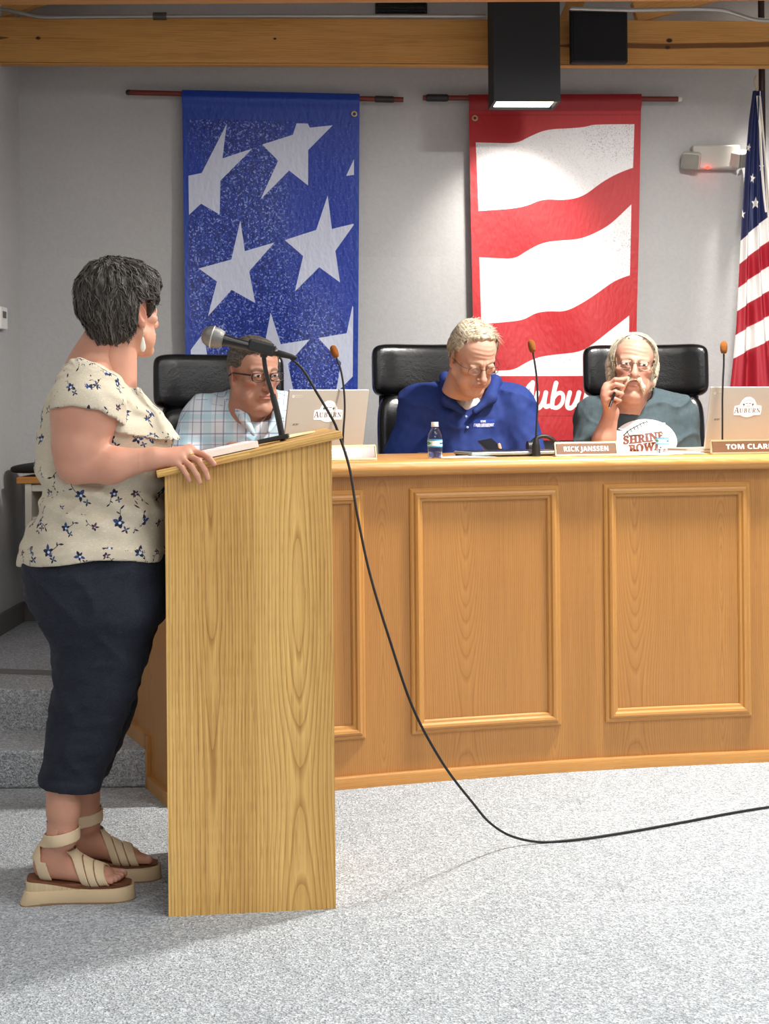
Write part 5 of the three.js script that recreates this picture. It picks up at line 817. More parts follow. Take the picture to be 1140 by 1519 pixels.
  const crown = V3(0.01, 0.1, -0.05), lockG = locks(11, 2300, (R) => { const a = R() * 6.28, b = R() ** 0.8, p = V3(Math.sin(a) * 0.1 * b, 0.13 - 0.19 * b * b * (Math.cos(a) < 0.2 ? 1 : 0.45), Math.cos(a) * 0.115 * b - 0.02); return p; }, (p, k, R) => { const f = p.clone().sub(crown); f.y -= 0.05; f.x += 0.04 * Math.sin(p.z * 60 + k * 9); f.z += 0.03 * Math.sin(p.x * 70 + k * 5); return f; }, 0.05, 0.0017, '#141210', '#77716a', 0.006, HS);
  const hg2 = mergeColored([hairG, lockG]); hg2.applyMatrix4(Hm); part('hair', person2(hg2), hairMat, person);
  // earring and ring
  { const lobe = V3(-0.0765, -0.036, -0.006).applyMatrix4(Hm), e = new THREE.Group(); e.name = 'earring'; e.position.copy(lobe).sub(org); person.add(e); const pm = std({ color: 0xece6da, roughness: 0.3 }); part('hook', tube([[0, 0.004, 0], [0.001, -0.01, 0.001], [0, -0.024, 0]], 0.0012, 6, 12), std({ color: 0xd8d2c0, metalness: 0.8, roughness: 0.3 }), e); part('drop', new THREE.LatheGeometry([[0, 0], [0.003, -0.006], [0.0065, -0.022], [0.0075, -0.031], [0.004, -0.04], [0, -0.042]].map(([x, y]) => new THREE.Vector2(x, y)), 16).scale(1, 1, 0.5).translate(0, -0.022, 0), pm, e); }
  { const a = fin[1].p[0], b = fin[1].p[1], c = a.clone().lerp(b, 0.42), r = part('ring', new THREE.TorusGeometry(0.0098, 0.0017, 8, 28), std({ color: 0xd9c07a, metalness: 0.9, roughness: 0.25 }), person); r.position.copy(c).sub(org); r.quaternion.setFromUnitVectors(V3(0, 0, 1), b.clone().sub(a).normalize()); }
}

// ================================================================ THREE MEN SEATED BEHIND THE DAIS
function skinColorer(skin, red) { const a = lin(skin), b = lin(red); return (x, y, z) => { const t = 0.35 * clamp(0.45 + fbm(x * 26, y * 26, z * 26, 3)); return [mix(a[0], b[0], t), mix(a[1], b[1], t), mix(a[2], b[2], t)]; }; }
function seated(o) {
  const person = thing('person', o.label, 'person', [o.at.x, PLAT, o.at.z]), org = person.position.clone(), home = (g) => g.translate(-org.x, -org.y, -org.z), bc = skinColorer(o.face.skin, o.face.red), parts = [];
  const Hm = headMatrix(o.head, o.yaw, o.pitch, o.roll, o.size);
  const hg = sdfMesh(headField(o.face), V3(-0.1, -0.17, -0.14), V3(0.1, 0.14, 0.14), 0.0026, { color: headColor(o.face) }); hg.applyMatrix4(Hm); parts.push(hg);
  const nTop = V3(0, -0.06, -0.03).applyMatrix4(Hm), core = field([[cap(nTop, o.neckLow, o.neckR ?? 0.06, (o.neckR ?? 0.06) + 0.008), 0], [cap(o.shR, o.shL, 0.045), 0.05], [cap(o.neckLow, o.hip, 0.09, 0.11), 0.05], ...o.skinArms]);
  const pts = [nTop, o.neckLow, o.shR, o.shL, o.hip, ...o.skinPts]; let bb = bounds(pts, 0.13); parts.push(sdfMesh(core, bb[0], bb[1], 0.008, { color: bc }));
  for (const h of o.hands || []) { const f = handField(h.wrist, h.fingers, h.r ?? 0.0092, 0.0155), b2 = bounds([h.wrist, ...h.fingers.flatMap((q) => q.p)], 0.03), arm = h.arm; parts.push(sdfMesh((x, y, z) => smin(f(x, y, z), arm(x, y, z), 0.014), b2[0], b2[1], 0.0027, { color: bc })); }
  part('body', home(mergeColored(parts)), skinMat, person);
  bb = bounds(o.shirtPts, 0.2); const sg = sdfMesh(o.shirt, bb[0], bb[1], 0.0058); part(o.shirtName, boxUV(home(sg)), o.shirtMat, person);
  const legs = field([[cap(o.hip.clone().add(V3(-0.1, -0.03, 0)), o.hip.clone().add(V3(-0.13, -0.03, 0.42)), 0.1, 0.08), 0], [cap(o.hip.clone().add(V3(0.1, -0.03, 0)), o.hip.clone().add(V3(0.13, -0.03, 0.42)), 0.1, 0.08), 0.02], [cap(o.hip.clone().add(V3(-0.13, -0.03, 0.42)), V3(o.hip.x - 0.13, PLAT + 0.09, o.hip.z + 0.4), 0.075, 0.06), 0.02], [cap(o.hip.clone().add(V3(0.13, -0.03, 0.42)), V3(o.hip.x + 0.13, PLAT + 0.09, o.hip.z + 0.4), 0.075, 0.06), 0.02], [ell(o.hip, V3(0.19, 0.12, 0.14)), 0.04]]);
  part('trousers', home(sdfMesh(legs, V3(o.hip.x - 0.3, PLAT + 0.03, o.hip.z - 0.25), V3(o.hip.x + 0.3, o.hip.y + 0.2, o.hip.z + 0.6), 0.014)), std({ color: 0x2a2c34, roughness: 0.9 }), person);
  for (const s of [-1, 1]) part('shoe', rbox(0.1, 0.08, 0.27, 0.03, s * 0.13 + o.hip.x - org.x, 0.041, o.hip.z + 0.47 - org.z, 3), M.blackSatin, person);
  const hr = mergeColored(o.hair()); hr.applyMatrix4(Hm); part('hair', home(hr), hairMat, person);
  if (o.glasses) { const m = new THREE.Matrix4().makeTranslation(-org.x, -org.y, -org.z).multiply(Hm); glasses(person, m, o.glasses); }
  return { person, org, home, Hm };
}
// patch of print lying on a shirt: laid out in metres round a point of the chest, dropped on to the cloth along the chest's own facing
function printPatch(P, fn, centre, turn, rx, ry, tex, name, label, rough = 0.7, square) {
  const N = 24, K = 48, pos = [], uv = [], idx = [], F = V3(Math.sin(turn), 0, Math.cos(turn)), X = V3(Math.cos(turn), 0, -Math.sin(turn)), pt = [];
  const drop = (a, b) => { const p = centre.clone().addScaledVector(X, a).addScaledVector(F, 0.3); p.y += b; for (let i = 0; i < 200; i++) { const v = fn(p.x, p.y, p.z); if (v < 0.0016) break; p.addScaledVector(F, -Math.max(0.0006, v * 0.6)); } return p; };
  const push = (p, u, v) => { pos.push(p.x, p.y, p.z); uv.push(u, v); };
  if (square) {
    const nu = 20, nv = 12; for (let j = 0; j <= nv; j++) { const row = []; let s = 0; for (let i = 0; i <= nu; i++) { const p = drop((i / nu * 2 - 1) * rx, (j / nv * 2 - 1) * ry); if (i) s += p.distanceTo(row[i - 1][0]); row.push([p, s]); } row.forEach(([p, t]) => push(p, t / s, j / nv)); }
    for (let j = 0; j < nv; j++) for (let i = 0; i < nu; i++) { const a = j * (nu + 1) + i; idx.push(a, a + 1, a + nu + 2, a, a + nu + 2, a + nu + 1); }
  } else {
    const spokes = []; for (let k = 0; k <= K; k++) { const a = k / K * Math.PI * 2; let s = 0, last = null; const sp = []; for (let r = 0; r <= N; r++) { const p = drop(Math.cos(a) * r / N * rx, Math.sin(a) * r / N * ry); if (last) s += p.distanceTo(last); last = p; sp.push([p, s]); } spokes.push(sp.map(([p, t]) => [p, t / s])); }
    for (let r = 0; r <= N; r++) for (let k = 0; k <= K; k++) { const [p, t] = spokes[k][r], a = k / K * Math.PI * 2; push(p, 0.5 + Math.cos(a) * t / 2, 0.5 + Math.sin(a) * t / 2); }
    for (let r = 0; r < N; r++) for (let k = 0; k < K; k++) { const a = r * (K + 1) + k, b = a + K + 1; idx.push(a, b, b + 1, a, b + 1, a + 1); }
  }
  const g = new THREE.BufferGeometry(); g.setAttribute('position', new THREE.Float32BufferAttribute(pos, 3)); g.setAttribute('uv', new THREE.Float32BufferAttribute(uv, 2)); g.setIndex(idx); g.computeVertexNormals();
  const m = part(name, P.home(g), std({ map: tex, roughness: rough, side: THREE.DoubleSide }), P.person); return tag(m, label);
}
const creases = (x, y, z, s, a) => a * Math.pow(1 - Math.abs(noise3(x * 5 * s + y * 6 * s, y * 9 * s - x * 7 * s, z * 5)), 4) + a * 0.7 * noise3(x * 11 * s - y * 4, y * 13 * s + x * 5, z * 9) + a * 0.25 * noise3(x * 40, y * 30, z * 40);

// ---------------------------------------------------------------- man in the royal blue polo, looking down at a telephone
{
  const w = W, hip = w(690, 800, 6.2), shR = w(626, 603, 6.05), shL = w(756, 603, 6.05), elR = w(594, 688, 5.98), elL = w(788, 690, 5.98), wrR = w(700, 684, 5.9), wrL = w(742, 684, 5.9);
  hip.y = PLAT + 0.6;
  const chest = field([[cap(shR, shL, 0.078, 0.078), 0], [ell(w(690, 655, 6.07), V3(0.2, 0.2, 0.135)), 0.08], [ell(w(690, 720, 6.08), V3(0.2, 0.2, 0.16)), 0.08], [cap(w(665, 580, 6.08), shR, 0.05, 0.07), 0.05], [cap(w(724, 580, 6.08), shL, 0.05, 0.07), 0.05], [ell(hip, V3(0.2, 0.14, 0.17)), 0.06], [cap(shR, w(598, 668, 6.0), 0.08, 0.066), 0.03], [cap(shL, w(784, 672, 6.0), 0.08, 0.064), 0.03]]);
  const collar = field([[cap(w(664, 572, 6.11), w(660, 560, 6.03), 0.018, 0.02), 0], [cap(w(660, 560, 6.03), w(664, 594, 5.93), 0.02, 0.024), 0.02], [cap(w(664, 594, 5.93), w(686, 612, 5.905), 0.022, 0.012), 0.02], [cap(w(730, 560, 6.06), w(734, 566, 6.0), 0.02, 0.022), 0], [cap(w(734, 566, 6.0), w(727, 590, 5.93), 0.024, 0.024), 0.02], [cap(w(727, 590, 5.93), w(704, 610, 5.905), 0.022, 0.012), 0.02], [cap(w(664, 572, 6.11), w(730, 560, 6.1), 0.018, 0.018), 0.01]]);
  const neckCut = field([[ell(w(693, 575, 5.97), V3(0.078, 0.078, 0.13)), 0], [cap(w(695, 586, 5.88), w(694, 612, 5.88), 0.05, 0.01), 0.01]]);
  const shirt = (x, y, z) => { let d = chest(x, y, z) - creases(x, y, z, 1, 0.014) - 0.002; d = smax(d, -neckCut(x, y, z), 0.012); d = smin(d, collar(x, y, z), 0.003); d = Math.max(d, w(600, 676, 6).y - 0.01 * (x - w(585, 676, 6).x) - y + (Math.abs(x - w(690, 600, 6).x) < 0.2 ? -1 : 0)); return d; };
  const polo = dataTex(256, 256, (u, v) => { const n = 7 * noise3(u * 128, v * 128, 2) + 6 * fbm(u * 10, v * 10, 3, 3); return [18 + n * 0.7, 46 + n * 0.8, 116 + n * 1.2]; });
  const face = { skin: '#bd927e', red: '#ab7265', lip: '#a06a5e', brow: '#b09a84', browAmt: 0.5, jowl: 0.6, chin2: true, neck: 0.058, open: 0.25, nose: 1.1, lines: 1 };
  const armR = field([[cap(w(597, 664, 6.0), elR, 0.052, 0.05), 0], [cap(elR, wrR, 0.047, 0.03), 0.015]]), armL = field([[cap(w(784, 664, 6.0), elL, 0.052, 0.05), 0], [cap(elL, wrL, 0.047, 0.03), 0.015]]);
  const fz = 5.87, fingers = [{ p: [w(722, 678, fz), w(737, 674, fz - 0.02), w(741, 666, fz - 0.025), w(740, 660, fz - 0.02)] }, { p: [w(722, 682, fz), w(738, 681, fz - 0.02), w(743, 674, fz - 0.03), w(742, 668, fz - 0.025)] }, { p: [w(721, 686, fz), w(737, 688, fz - 0.02), w(742, 682, fz - 0.03), w(741, 677, fz - 0.02)] }, { p: [w(720, 690, fz), w(734, 693, fz - 0.02), w(739, 689, fz - 0.03)], s: 0.85 }, { p: [w(712, 680, fz), w(716, 672, fz - 0.03), w(721, 667, fz - 0.035)], s: 1.1, thumb: true }];
  const P = seated({ label: 'man in a royal blue polo shirt looking down at his telephone', at: V3(hip.x, 0, hip.z), head: w(701, 530, 5.8), yaw: 0.4, pitch: 0.52, roll: 0.04, size: 1.08, face, neckLow: w(690, 590, 6.08), neckR: 0.062, shR, shL, hip, skinArms: [[armR, 0], [armL, 0]], skinPts: [elR, elL, wrR, wrL], hands: [{ wrist: wrR, fingers, arm: armR }], shirt, shirtPts: [shR, shL, hip, elR, elL, w(690, 560, 6.1)], shirtName: 'polo_shirt', shirtMat: std({ map: tiled(polo, 6, 6), roughness: 0.8, sheen: 0.25, bumpMap: tiled(weave, 20, 20), bumpScale: 0.0008 }),
    hair: () => { const opt = { line: [[-0.12, -0.055], [-0.07, -0.055], [-0.03, -0.035], [-0.01, 0.02], [0.02, 0.026], [0.034, 0.055], [0.045, 0.09], [0.1, 0.105]], th: (x, y, z) => 0.006 + 0.008 * sstep(0.07, 0.12, y) - 0.003 * sstep(0.03, -0.05, y), amp: 0.0016, fine: 60, c0: '#8d7d66', c1: '#d9cdb6', sweep: 1, side: 0.25 }; const surf_ = (x, y, z) => cranium(x, y, z) - 0.010; return [hairMesh(opt), locks(21, 800, (R) => V3((R() - 0.5) * 0.12, 0.12, -0.07 + R() * 0.11), (p, k) => V3(1, 0.1, 0.25 - k * 0.5), 0.06, 0.001, '#8f8066', '#e6dcc8', 0.003, surf_), locks(23, 150, (R) => V3((R() - 0.5) * 0.13, 0.11, -0.05 + R() * 0.1), (p, k) => V3(0.9, 0.3, 0.6 - k), 0.045, 0.0009, '#b0a284', '#f2eadb', 0.016, surf_), locks(22, 260, (R) => V3((R() < 0.5 ? -1 : 1) * 0.08, 0.02 + R() * 0.05, -0.05 + R() * 0.07), (p) => V3(0, -1, -0.3), 0.03, 0.0014, '#7d7262', '#cfc4b0', 0.003, surf_)]; },
    glasses: { color: 0x5a4a40, metal: 0.6, r: 0.0011, w: 0.024, h: 0.0135, half: false, dy: -0.006 } });
  // white undershirt in the collar opening
  part('undershirt', P.home(sdfMesh(field([[ell(w(692, 597, 6.0), V3(0.055, 0.05, 0.06)), 0], [cap(w(694, 592, 5.955), w(692, 604, 5.95), 0.022, 0.008), 0.015]]), V3(w(660, 600, 6).x, w(660, 640, 6).y, -6.1), V3(w(730, 600, 6).x, w(660, 560, 6).y, -5.9), 0.005)), std({ color: 0xe9e8ea, roughness: 0.9 }), P.person);
  for (const [px, py] of [[691, 618], [693, 634]]) { const b = part('button', new THREE.SphereGeometry(0.005, 10, 8), std({ color: 0x9fb0d6, roughness: 0.4 }), P.person); let d = 5.7; for (let i = 0; i < 90; i++) { const p = W(px, py, d), v = shirt(p.x, p.y, p.z); if (v < 0.002) break; d += Math.max(0.001, v * 0.6); } b.position.copy(W(px, py, d)).sub(P.org); b.scale.z = 0.5; }
  const logo = canvasTex(256, 96, (c, W_, H) => { c.fillStyle = '#163a94'; c.fillRect(0, 0, W_, H); c.fillStyle = '#e4e6ee'; const R = rng(3); for (let i = 0; i < 3; i++) { c.fillRect(98 + i * 20, 14, 15, 8); c.fillRect(98 + i * 20, 28, 15, 8); c.fillRect(98 + i * 20 + (i % 2) * 10, 14, 5, 22); } for (let i = 0; i < 13; i++) { c.fillRect(14 + i * 18, 50, 5, 32); c.fillRect(14 + i * 18, [50, 63, 76][i % 3], 14, 6); if (R() < 0.6) c.fillRect(22 + i * 18, 50, 5, 32); } c.fillRect(50, 84, 150, 4); });
  printPatch(P, shirt, w(718, 628, 5.93), 0.12, 0.045, 0.0165, logo, 'chest_logo', 'small white stitched chest lettering', 0.8, true);
  { const c = w(727, 661, 5.845), t = thing('telephone', 'black smartphone held by the man in royal blue', 'telephone', c, 0.5); const g = part('case', rbox(0.072, 0.075, 0.01, 0.004), M.blackGloss, t); g.rotation.set(-0.95, 0, 0.22); const s = part('edge_band', rbox(0.0735, 0.0765, 0.005, 0.002), std({ color: 0x555a66, metalness: 0.7, roughness: 0.3 }), t); s.rotation.copy(g.rotation); }
}
// ---------------------------------------------------------------- man in the dark T-shirt with a printed football, pen in hand
{
  const w = W, hip = w(945, 800, 6.25), shR = w(890, 624, 6.05), shL = w(998, 620, 6.05), elR = w(884, 690, 5.92), wrR = w(906, 612, 5.86), elL = w(1022, 705, 6.0), wrL = w(985, 712, 5.85); hip.y = PLAT + 0.6;
  const chest = field([[cap(shR, shL, 0.078, 0.078), 0], [ell(w(945, 662, 6.07), V3(0.2, 0.2, 0.15)), 0.08], [ell(w(948, 715, 6.06), V3(0.215, 0.22, 0.185)), 0.08], [cap(w(922, 598, 6.08), shR, 0.05, 0.08), 0.05], [cap(w(962, 596, 6.08), shL, 0.05, 0.08), 0.05], [ell(hip, V3(0.2, 0.14, 0.17)), 0.06], [cap(shR, w(878, 672, 5.98), 0.08, 0.074), 0.03], [cap(shL, w(1010, 675, 6.03), 0.08, 0.072), 0.03]]);
  const neckCut = ell(w(943, 580, 6.0), V3(0.075, 0.052, 0.1), [0.35, 0, 0]), rib = (x, y, z) => Math.abs(neckCut(x, y, z)) - 0.008;
  const shirt = (x, y, z) => { let d = chest(x, y, z) - creases(x, y, z, 1.1, 0.012) - 0.002; const fold = 0.008 * Math.pow(1 - Math.abs(Math.sin((x * 18 + y * 34) + 2.5 * noise3(x * 7, y * 7, z * 7))), 3) * sstep(0.25, 0.05, Math.hypot(x - shR.x, y - shR.y + 0.12)); d -= fold; const body = d; d = smax(d, -neckCut(x, y, z), 0.008); d = smin(d, Math.max(rib(x, y, z), body - 0.004), 0.004); return d; };
  const tee = dataTex(256, 256, (u, v) => { const n = 6 * noise3(u * 128, v * 128, 2) + 7 * fbm(u * 9, v * 9, 3, 3); return [64 + n, 78 + n, 84 + n]; });
  const face = { skin: '#b88a77', red: '#a96859', lip: '#985e54', brow: '#a8917e', browAmt: 0.6, jowl: 0.5, chin2: true, neck: 0.06, open: 0.7, nose: 1.2, gaze: 0.001, gazeY: 0.0012, lines: 1 };
  const armR = field([[cap(elR, w(896, 650, 5.88), 0.047, 0.044), 0], [cap(w(896, 650, 5.88), wrR, 0.044, 0.029), 0.015], [cap(w(876, 668, 5.97), elR, 0.056, 0.05), 0.02]]), armL = field([[cap(w(1016, 665, 6.03), elL, 0.052, 0.048), 0], [cap(elL, wrL, 0.046, 0.03), 0.015]]);
  const z = 5.82, fingers = [
    { p: [w(900, 573, z - 0.01), w(912, 563, z - 0.03), w(922, 563, z - 0.015), w(928, 561, z - 0.005)] },
    { p: [w(898, 579, z - 0.015), w(913, 570, z - 0.04), w(923, 573, z - 0.035), w(918, 580, z - 0.02)] },
    { p: [w(897, 586, z - 0.015), w(912, 581, z - 0.04), w(922, 584, z - 0.035), w(916, 590, z - 0.02)] },
    { p: [w(898, 593, z - 0.012), w(911, 591, z - 0.035), w(919, 594, z - 0.03), w(913, 598, z - 0.015)], s: 0.88 },
    { p: [w(914, 596, z), w(921, 580, z + 0.012), w(927, 568, z + 0.005)], s: 1.1, thumb: true }];
  const P = seated({ label: 'man with a white moustache and printed football shirt, pen at his lips', at: V3(hip.x, 0, hip.z), head: w(938, 545, 5.95), yaw: -0.08, pitch: -0.06, roll: -0.09, size: 1.1, face, neckLow: w(944, 604, 6.1), neckR: 0.064, shR, shL, hip, skinArms: [[armR, 0], [armL, 0]], skinPts: [elR, wrR, elL, wrL], hands: [{ wrist: wrR, fingers, arm: armR }], shirt, shirtPts: [shR, shL, hip, elR, elL, w(945, 590, 6.1)], shirtName: 't_shirt', shirtMat: std({ map: tiled(tee, 6, 6), roughness: 0.95, sheen: 0.2, bumpMap: tiled(weave, 20, 20), bumpScale: 0.0008 }),
    hair: () => { const opt = { line: [[-0.12, -0.1], [-0.06, -0.1], [-0.03, -0.085], [0.0, -0.06], [0.02, -0.02], [0.034, 0.04], [0.048, 0.09], [0.1, 0.105]], th: (x, y, z) => 0.007 + 0.013 * sstep(0.05, 0.0, y) * sstep(0.06, 0.0, z) + 0.005 * sstep(0.03, -0.03, z), amp: 0.002, c0: '#a3977e', c1: '#ece4d2', sweep: 0.2, fine: 60 }; const S = (x, y, z) => cranium(x, y, z) - 0.009; return [hairMesh(opt), locks(31, 900, (R) => { const s = R() < 0.5 ? -1 : 1; return V3(s * (0.03 + 0.06 * R()), 0.09 - 0.1 * R(), -0.08 + 0.12 * R()); }, (p, k) => V3(Math.sign(p.x) * 0.25, -1, 0.1 - 0.5 * k), 0.075, 0.0012, '#9a8d72', '#f0e8d8', 0.007, S), locks(32, 500, (R) => V3((R() - 0.5) * 0.05, 0.12, -0.04 + R() * 0.09), (p, k) => V3(Math.sign(p.x + 0.01) * 1, -0.1, 0.35), 0.07, 0.0011, '#94876a', '#efe7d4', 0.006, S)]; },
    glasses: { color: 0x8a7a70, metal: 0.8, r: 0.0012, w: 0.0235, h: 0.0155, dy: -0.002 } });
  // moustache
  { const chains = []; for (const s of [-1, 1]) chains.push([cap(V3(s * 0.003, -0.046, 0.1), V3(s * 0.02, -0.051, 0.096), 0.0065, 0.0075), 0.004], [cap(V3(s * 0.02, -0.051, 0.096), V3(s * 0.034, -0.072, 0.084), 0.0075, 0.007), 0.006], [cap(V3(s * 0.034, -0.072, 0.084), V3(s * 0.04, -0.096, 0.071), 0.007, 0.0035), 0.006]); const F = field(chains), f = (x, y, z) => F(x, y, z) - 0.002 * noise3(x * 160, y * 60, z * 60), A = lin('#b5a582'), B = lin('#efe8d8'); const g = sdfMesh(f, V3(-0.06, -0.12, 0.05), V3(0.06, -0.03, 0.12), 0.0016, { color: (x, y, z) => { const t = clamp(0.55 + 0.8 * noise3(x * 260, y * 70, z * 70)); return [mix(A[0], B[0], t), mix(A[1], B[1], t), mix(A[2], B[2], t)]; } }); const l = locks(41, 160, (R) => { const s = R() < 0.5 ? -1 : 1, t = R(); return V3(s * (0.004 + 0.034 * t), -0.046 - 0.04 * t * t, 0.1 - 0.02 * t); }, (p) => V3(Math.sign(p.x) * 0.7, -0.8, -0.3), 0.018, 0.0009, '#c0b08e', '#f4eee0', 0.001, f); const m = mergeColored([g, l]); m.applyMatrix4(P.Hm); part('moustache', P.home(m), hairMat, P.person); }
  const ball = canvasTex(1024, 640, (c, W_, H) => {
    c.fillStyle = '#e9e9ec'; c.fillRect(0, 0, W_, H); const R = rng(8); for (let i = 0; i < 260; i++) { c.strokeStyle = `rgba(150,150,165,${0.1 + 0.2 * R()})`; c.lineWidth = 2 + R() * 3; const x = R() * W_, y = R() * H; c.beginPath(); c.moveTo(x, y); c.lineTo(x + 30 + R() * 50, y - 20 - R() * 60); c.stroke(); }
    c.strokeStyle = '#2e3a38'; c.lineWidth = 16; c.beginPath(); c.moveTo(170, 240); c.quadraticCurveTo(330, 90, 560, 40); c.stroke(); c.lineWidth = 15; for (let i = 0; i < 8; i++) { const t = i / 7, x = mix(190, 545, t), y = 240 - 200 * Math.pow(t, 0.75); c.beginPath(); c.moveTo(x - 10, y - 26); c.lineTo(x + 14, y + 30); c.stroke(); }
    c.strokeStyle = '#3a4a48'; c.lineWidth = 10; c.beginPath(); c.moveTo(880, 250); c.lineTo(960, 170); c.stroke();
    c.save(); c.transform(1, -0.1, 0, 1, 0, 0); c.fillStyle = '#6b3a2c'; c.font = 'bold 158px serif'; c.textAlign = 'center'; c.strokeStyle = '#6b3a2c'; c.lineWidth = 15; for (const [t, x, y, m] of [['SHRINE', 480, 378, 800], ['BOWL', 500, 512, 560]]) { c.fillText(t, x, y, m); c.strokeText(t, x, y, m); } c.restore();
    c.fillStyle = '#7a7a86'; c.font = 'bold 66px serif'; c.textAlign = 'center'; c.fillText('75', 690, 110, 90); c.strokeStyle = '#2f4a42'; c.lineWidth = 16; c.beginPath(); c.moveTo(120, 600); c.quadraticCurveTo(380, 600, 640, 520); c.stroke();
  });
  printPatch(P, shirt, w(958, 655, 5.87), -0.06, 0.126, 0.086, ball, 'shirt_print', 'white football print with brown lettering');
  { const a = w(905, 600, 5.775), b = w(911, 583, 5.775), t = thing('pen', 'black pen held in the fist of the man with the white moustache', 'pen', a), dir = b.clone().sub(a), q = new THREE.Quaternion().setFromUnitVectors(V3(0, 1, 0), dir.clone().normalize()); const m = part('barrel', new THREE.CapsuleGeometry(0.0052, 0.055, 6, 12).translate(0, 0.02, 0), M.blackGloss, t); m.quaternion.copy(q); const k = part('clip', rbox(0.003, 0.03, 0.002, 0.0008, 0, 0.0, 0.0065), M.metal, t); k.quaternion.copy(q); }
}
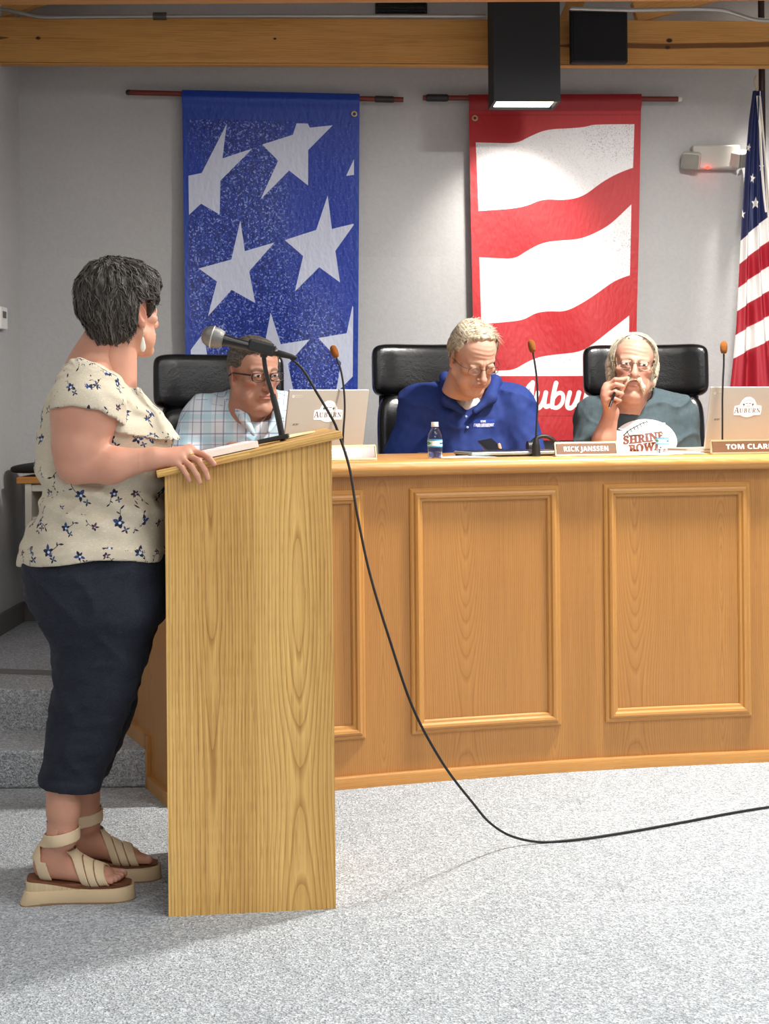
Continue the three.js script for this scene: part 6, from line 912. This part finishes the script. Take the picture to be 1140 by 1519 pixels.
// ---------------------------------------------------------------- man in the pale plaid shirt, half hidden by the lectern microphone
{
  const w = W, hip = w(375, 800, 6.0), shR = w(304, 625, 5.8), shL = w(446, 625, 5.8), elR = w(268, 690, 5.68), wrR = w(345, 672, 5.5), elL = w(470, 690, 5.7), wrL = w(440, 680, 5.55); hip.y = PLAT + 0.6;
  const chest = field([[cap(shR, shL, 0.082, 0.082), 0], [ell(w(376, 672, 5.82), V3(0.2, 0.2, 0.15)), 0.08], [ell(w(376, 730, 5.82), V3(0.205, 0.2, 0.17)), 0.08], [cap(w(352, 600, 5.83), shR, 0.05, 0.075), 0.05], [cap(w(400, 600, 5.83), shL, 0.05, 0.075), 0.05], [ell(hip, V3(0.2, 0.14, 0.17)), 0.06], [cap(shR, w(280, 668, 5.74), 0.085, 0.074), 0.03], [cap(shL, w(466, 670, 5.74), 0.085, 0.072), 0.03]]);
  const collar = field([[cap(w(340, 585, 5.84), w(343, 592, 5.76), 0.018, 0.02), 0], [cap(w(343, 592, 5.76), w(362, 620, 5.66), 0.02, 0.02), 0.02], [cap(w(362, 620, 5.66), w(376, 644, 5.64), 0.02, 0.008), 0.01], [cap(w(418, 596, 5.8), w(412, 615, 5.68), 0.02, 0.02), 0], [cap(w(412, 615, 5.68), w(398, 640, 5.64), 0.02, 0.008), 0.015]]);
  const neckCut = field([[ell(w(384, 604, 5.7), V3(0.073, 0.055, 0.12)), 0], [cap(w(388, 615, 5.62), w(388, 640, 5.62), 0.035, 0.004), 0.01]]);
  const shirt = (x, y, z) => { let d = chest(x, y, z) - creases(x, y, z, 1, 0.009) - 0.002; d = smax(d, -neckCut(x, y, z), 0.01); return smin(d, collar(x, y, z), 0.008); };
  const plaid = canvasTex(512, 512, (c, W_, H) => { c.fillStyle = '#dfe6ee'; c.fillRect(0, 0, W_, H); c.fillStyle = 'rgba(150,205,225,0.4)'; for (let i = 0; i < 4; i++) { c.fillRect(i * 128 + 20, 0, 46, H); c.fillRect(0, i * 128 + 60, W_, 30); } c.fillStyle = 'rgba(80,98,150,0.45)'; for (let i = 0; i < 4; i++) { c.fillRect(i * 128 + 4, 0, 9, H); c.fillRect(i * 128 + 86, 0, 5, H); c.fillRect(0, i * 128 + 40, W_, 8); c.fillRect(0, i * 128 + 104, W_, 4); } const R = rng(4); for (let i = 0; i < 4000; i++) { c.fillStyle = 'rgba(255,255,255,0.18)'; c.fillRect(R() * W_, R() * H, 3, 1); } });
  const face = { skin: '#b58773', red: '#a36b5e', lip: '#a2635a', brow: '#5a5048', browAmt: 0.7, jowl: 0.8, lines: 0.5, chin2: true, neck: 0.066, open: 0.8, nose: 1.1, stubble: 0.15 };
  const armR = field([[cap(w(280, 660, 5.74), elR, 0.055, 0.05), 0], [cap(elR, wrR, 0.047, 0.03), 0.015]]), armL = field([[cap(w(466, 662, 5.74), elL, 0.055, 0.05), 0], [cap(elL, wrL, 0.047, 0.03), 0.015]]);
  const mk = (wr, s) => [0, 1, 2, 3].map((i) => { const k = wr.clone().add(V3(s * (0.07 - 0.004 * i), 0.004, 0.03 + 0.018 * i)), a = k.clone().add(V3(s * 0.04, 0.002, 0.008)), b = a.clone().add(V3(s * 0.028, -0.014, 0.004)); return { p: [k, a, b], s: i === 3 ? 0.85 : 1 }; });
  wrR.y = TOP + 0.034; wrL.y = TOP + 0.034; elR.y = TOP + 0.03; elL.y = TOP + 0.03;
  const P = seated({ label: 'man with glasses in a pale blue plaid shirt seated behind the lectern', at: V3(hip.x, 0, hip.z), head: w(377, 556, 5.7), yaw: 0.56, pitch: 0.1, roll: 0.02, size: 1.13, face, neckLow: w(378, 618, 5.82), neckR: 0.07, shR, shL, hip, skinArms: [[armR, 0], [armL, 0]], skinPts: [elR, wrR, elL, wrL], hands: [{ wrist: wrR, fingers: mk(wrR, 1), arm: armR }], shirt, shirtPts: [shR, shL, hip, elR, elL, w(378, 590, 5.8)], shirtName: 'plaid_shirt', shirtMat: std({ map: tiled(plaid, 1 / 0.34, 1 / 0.34), roughness: 0.85, sheen: 0.2, bumpMap: tiled(weave, 20, 20), bumpScale: 0.0006 }),
    hair: () => { const opt = { line: [[-0.12, -0.055], [-0.07, -0.055], [-0.035, -0.04], [-0.012, 0.02], [0.015, 0.018], [0.034, 0.03], [0.05, 0.066], [0.1, 0.078]], th: (x, y, z) => 0.006 + 0.008 * sstep(0.06, 0.11, y), amp: 0.0018, fine: 60, c0: '#2c2824', c1: '#6a6258', sweep: 0.4, side: 0.3 }; const S = (x, y, z) => cranium(x, y, z) - 0.009; return [hairMesh(opt), locks(51, 400, (R) => V3((R() - 0.5) * 0.13, 0.1, -0.07 + R() * 0.13), (p, k) => V3(0.3 - k * 0.3, 0, 1), 0.04, 0.0015, '#2a2622', '#857c70', 0.005, S)]; },
    glasses: { color: 0x1a1818, r: 0.0021, arm: 0.003, w: 0.024, h: 0.0135, dy: -0.002 } });
}

scene.traverse((o) => { if (o.isMesh) o.castShadow = o.receiveShadow = true; });
renderer.render(scene, camera);
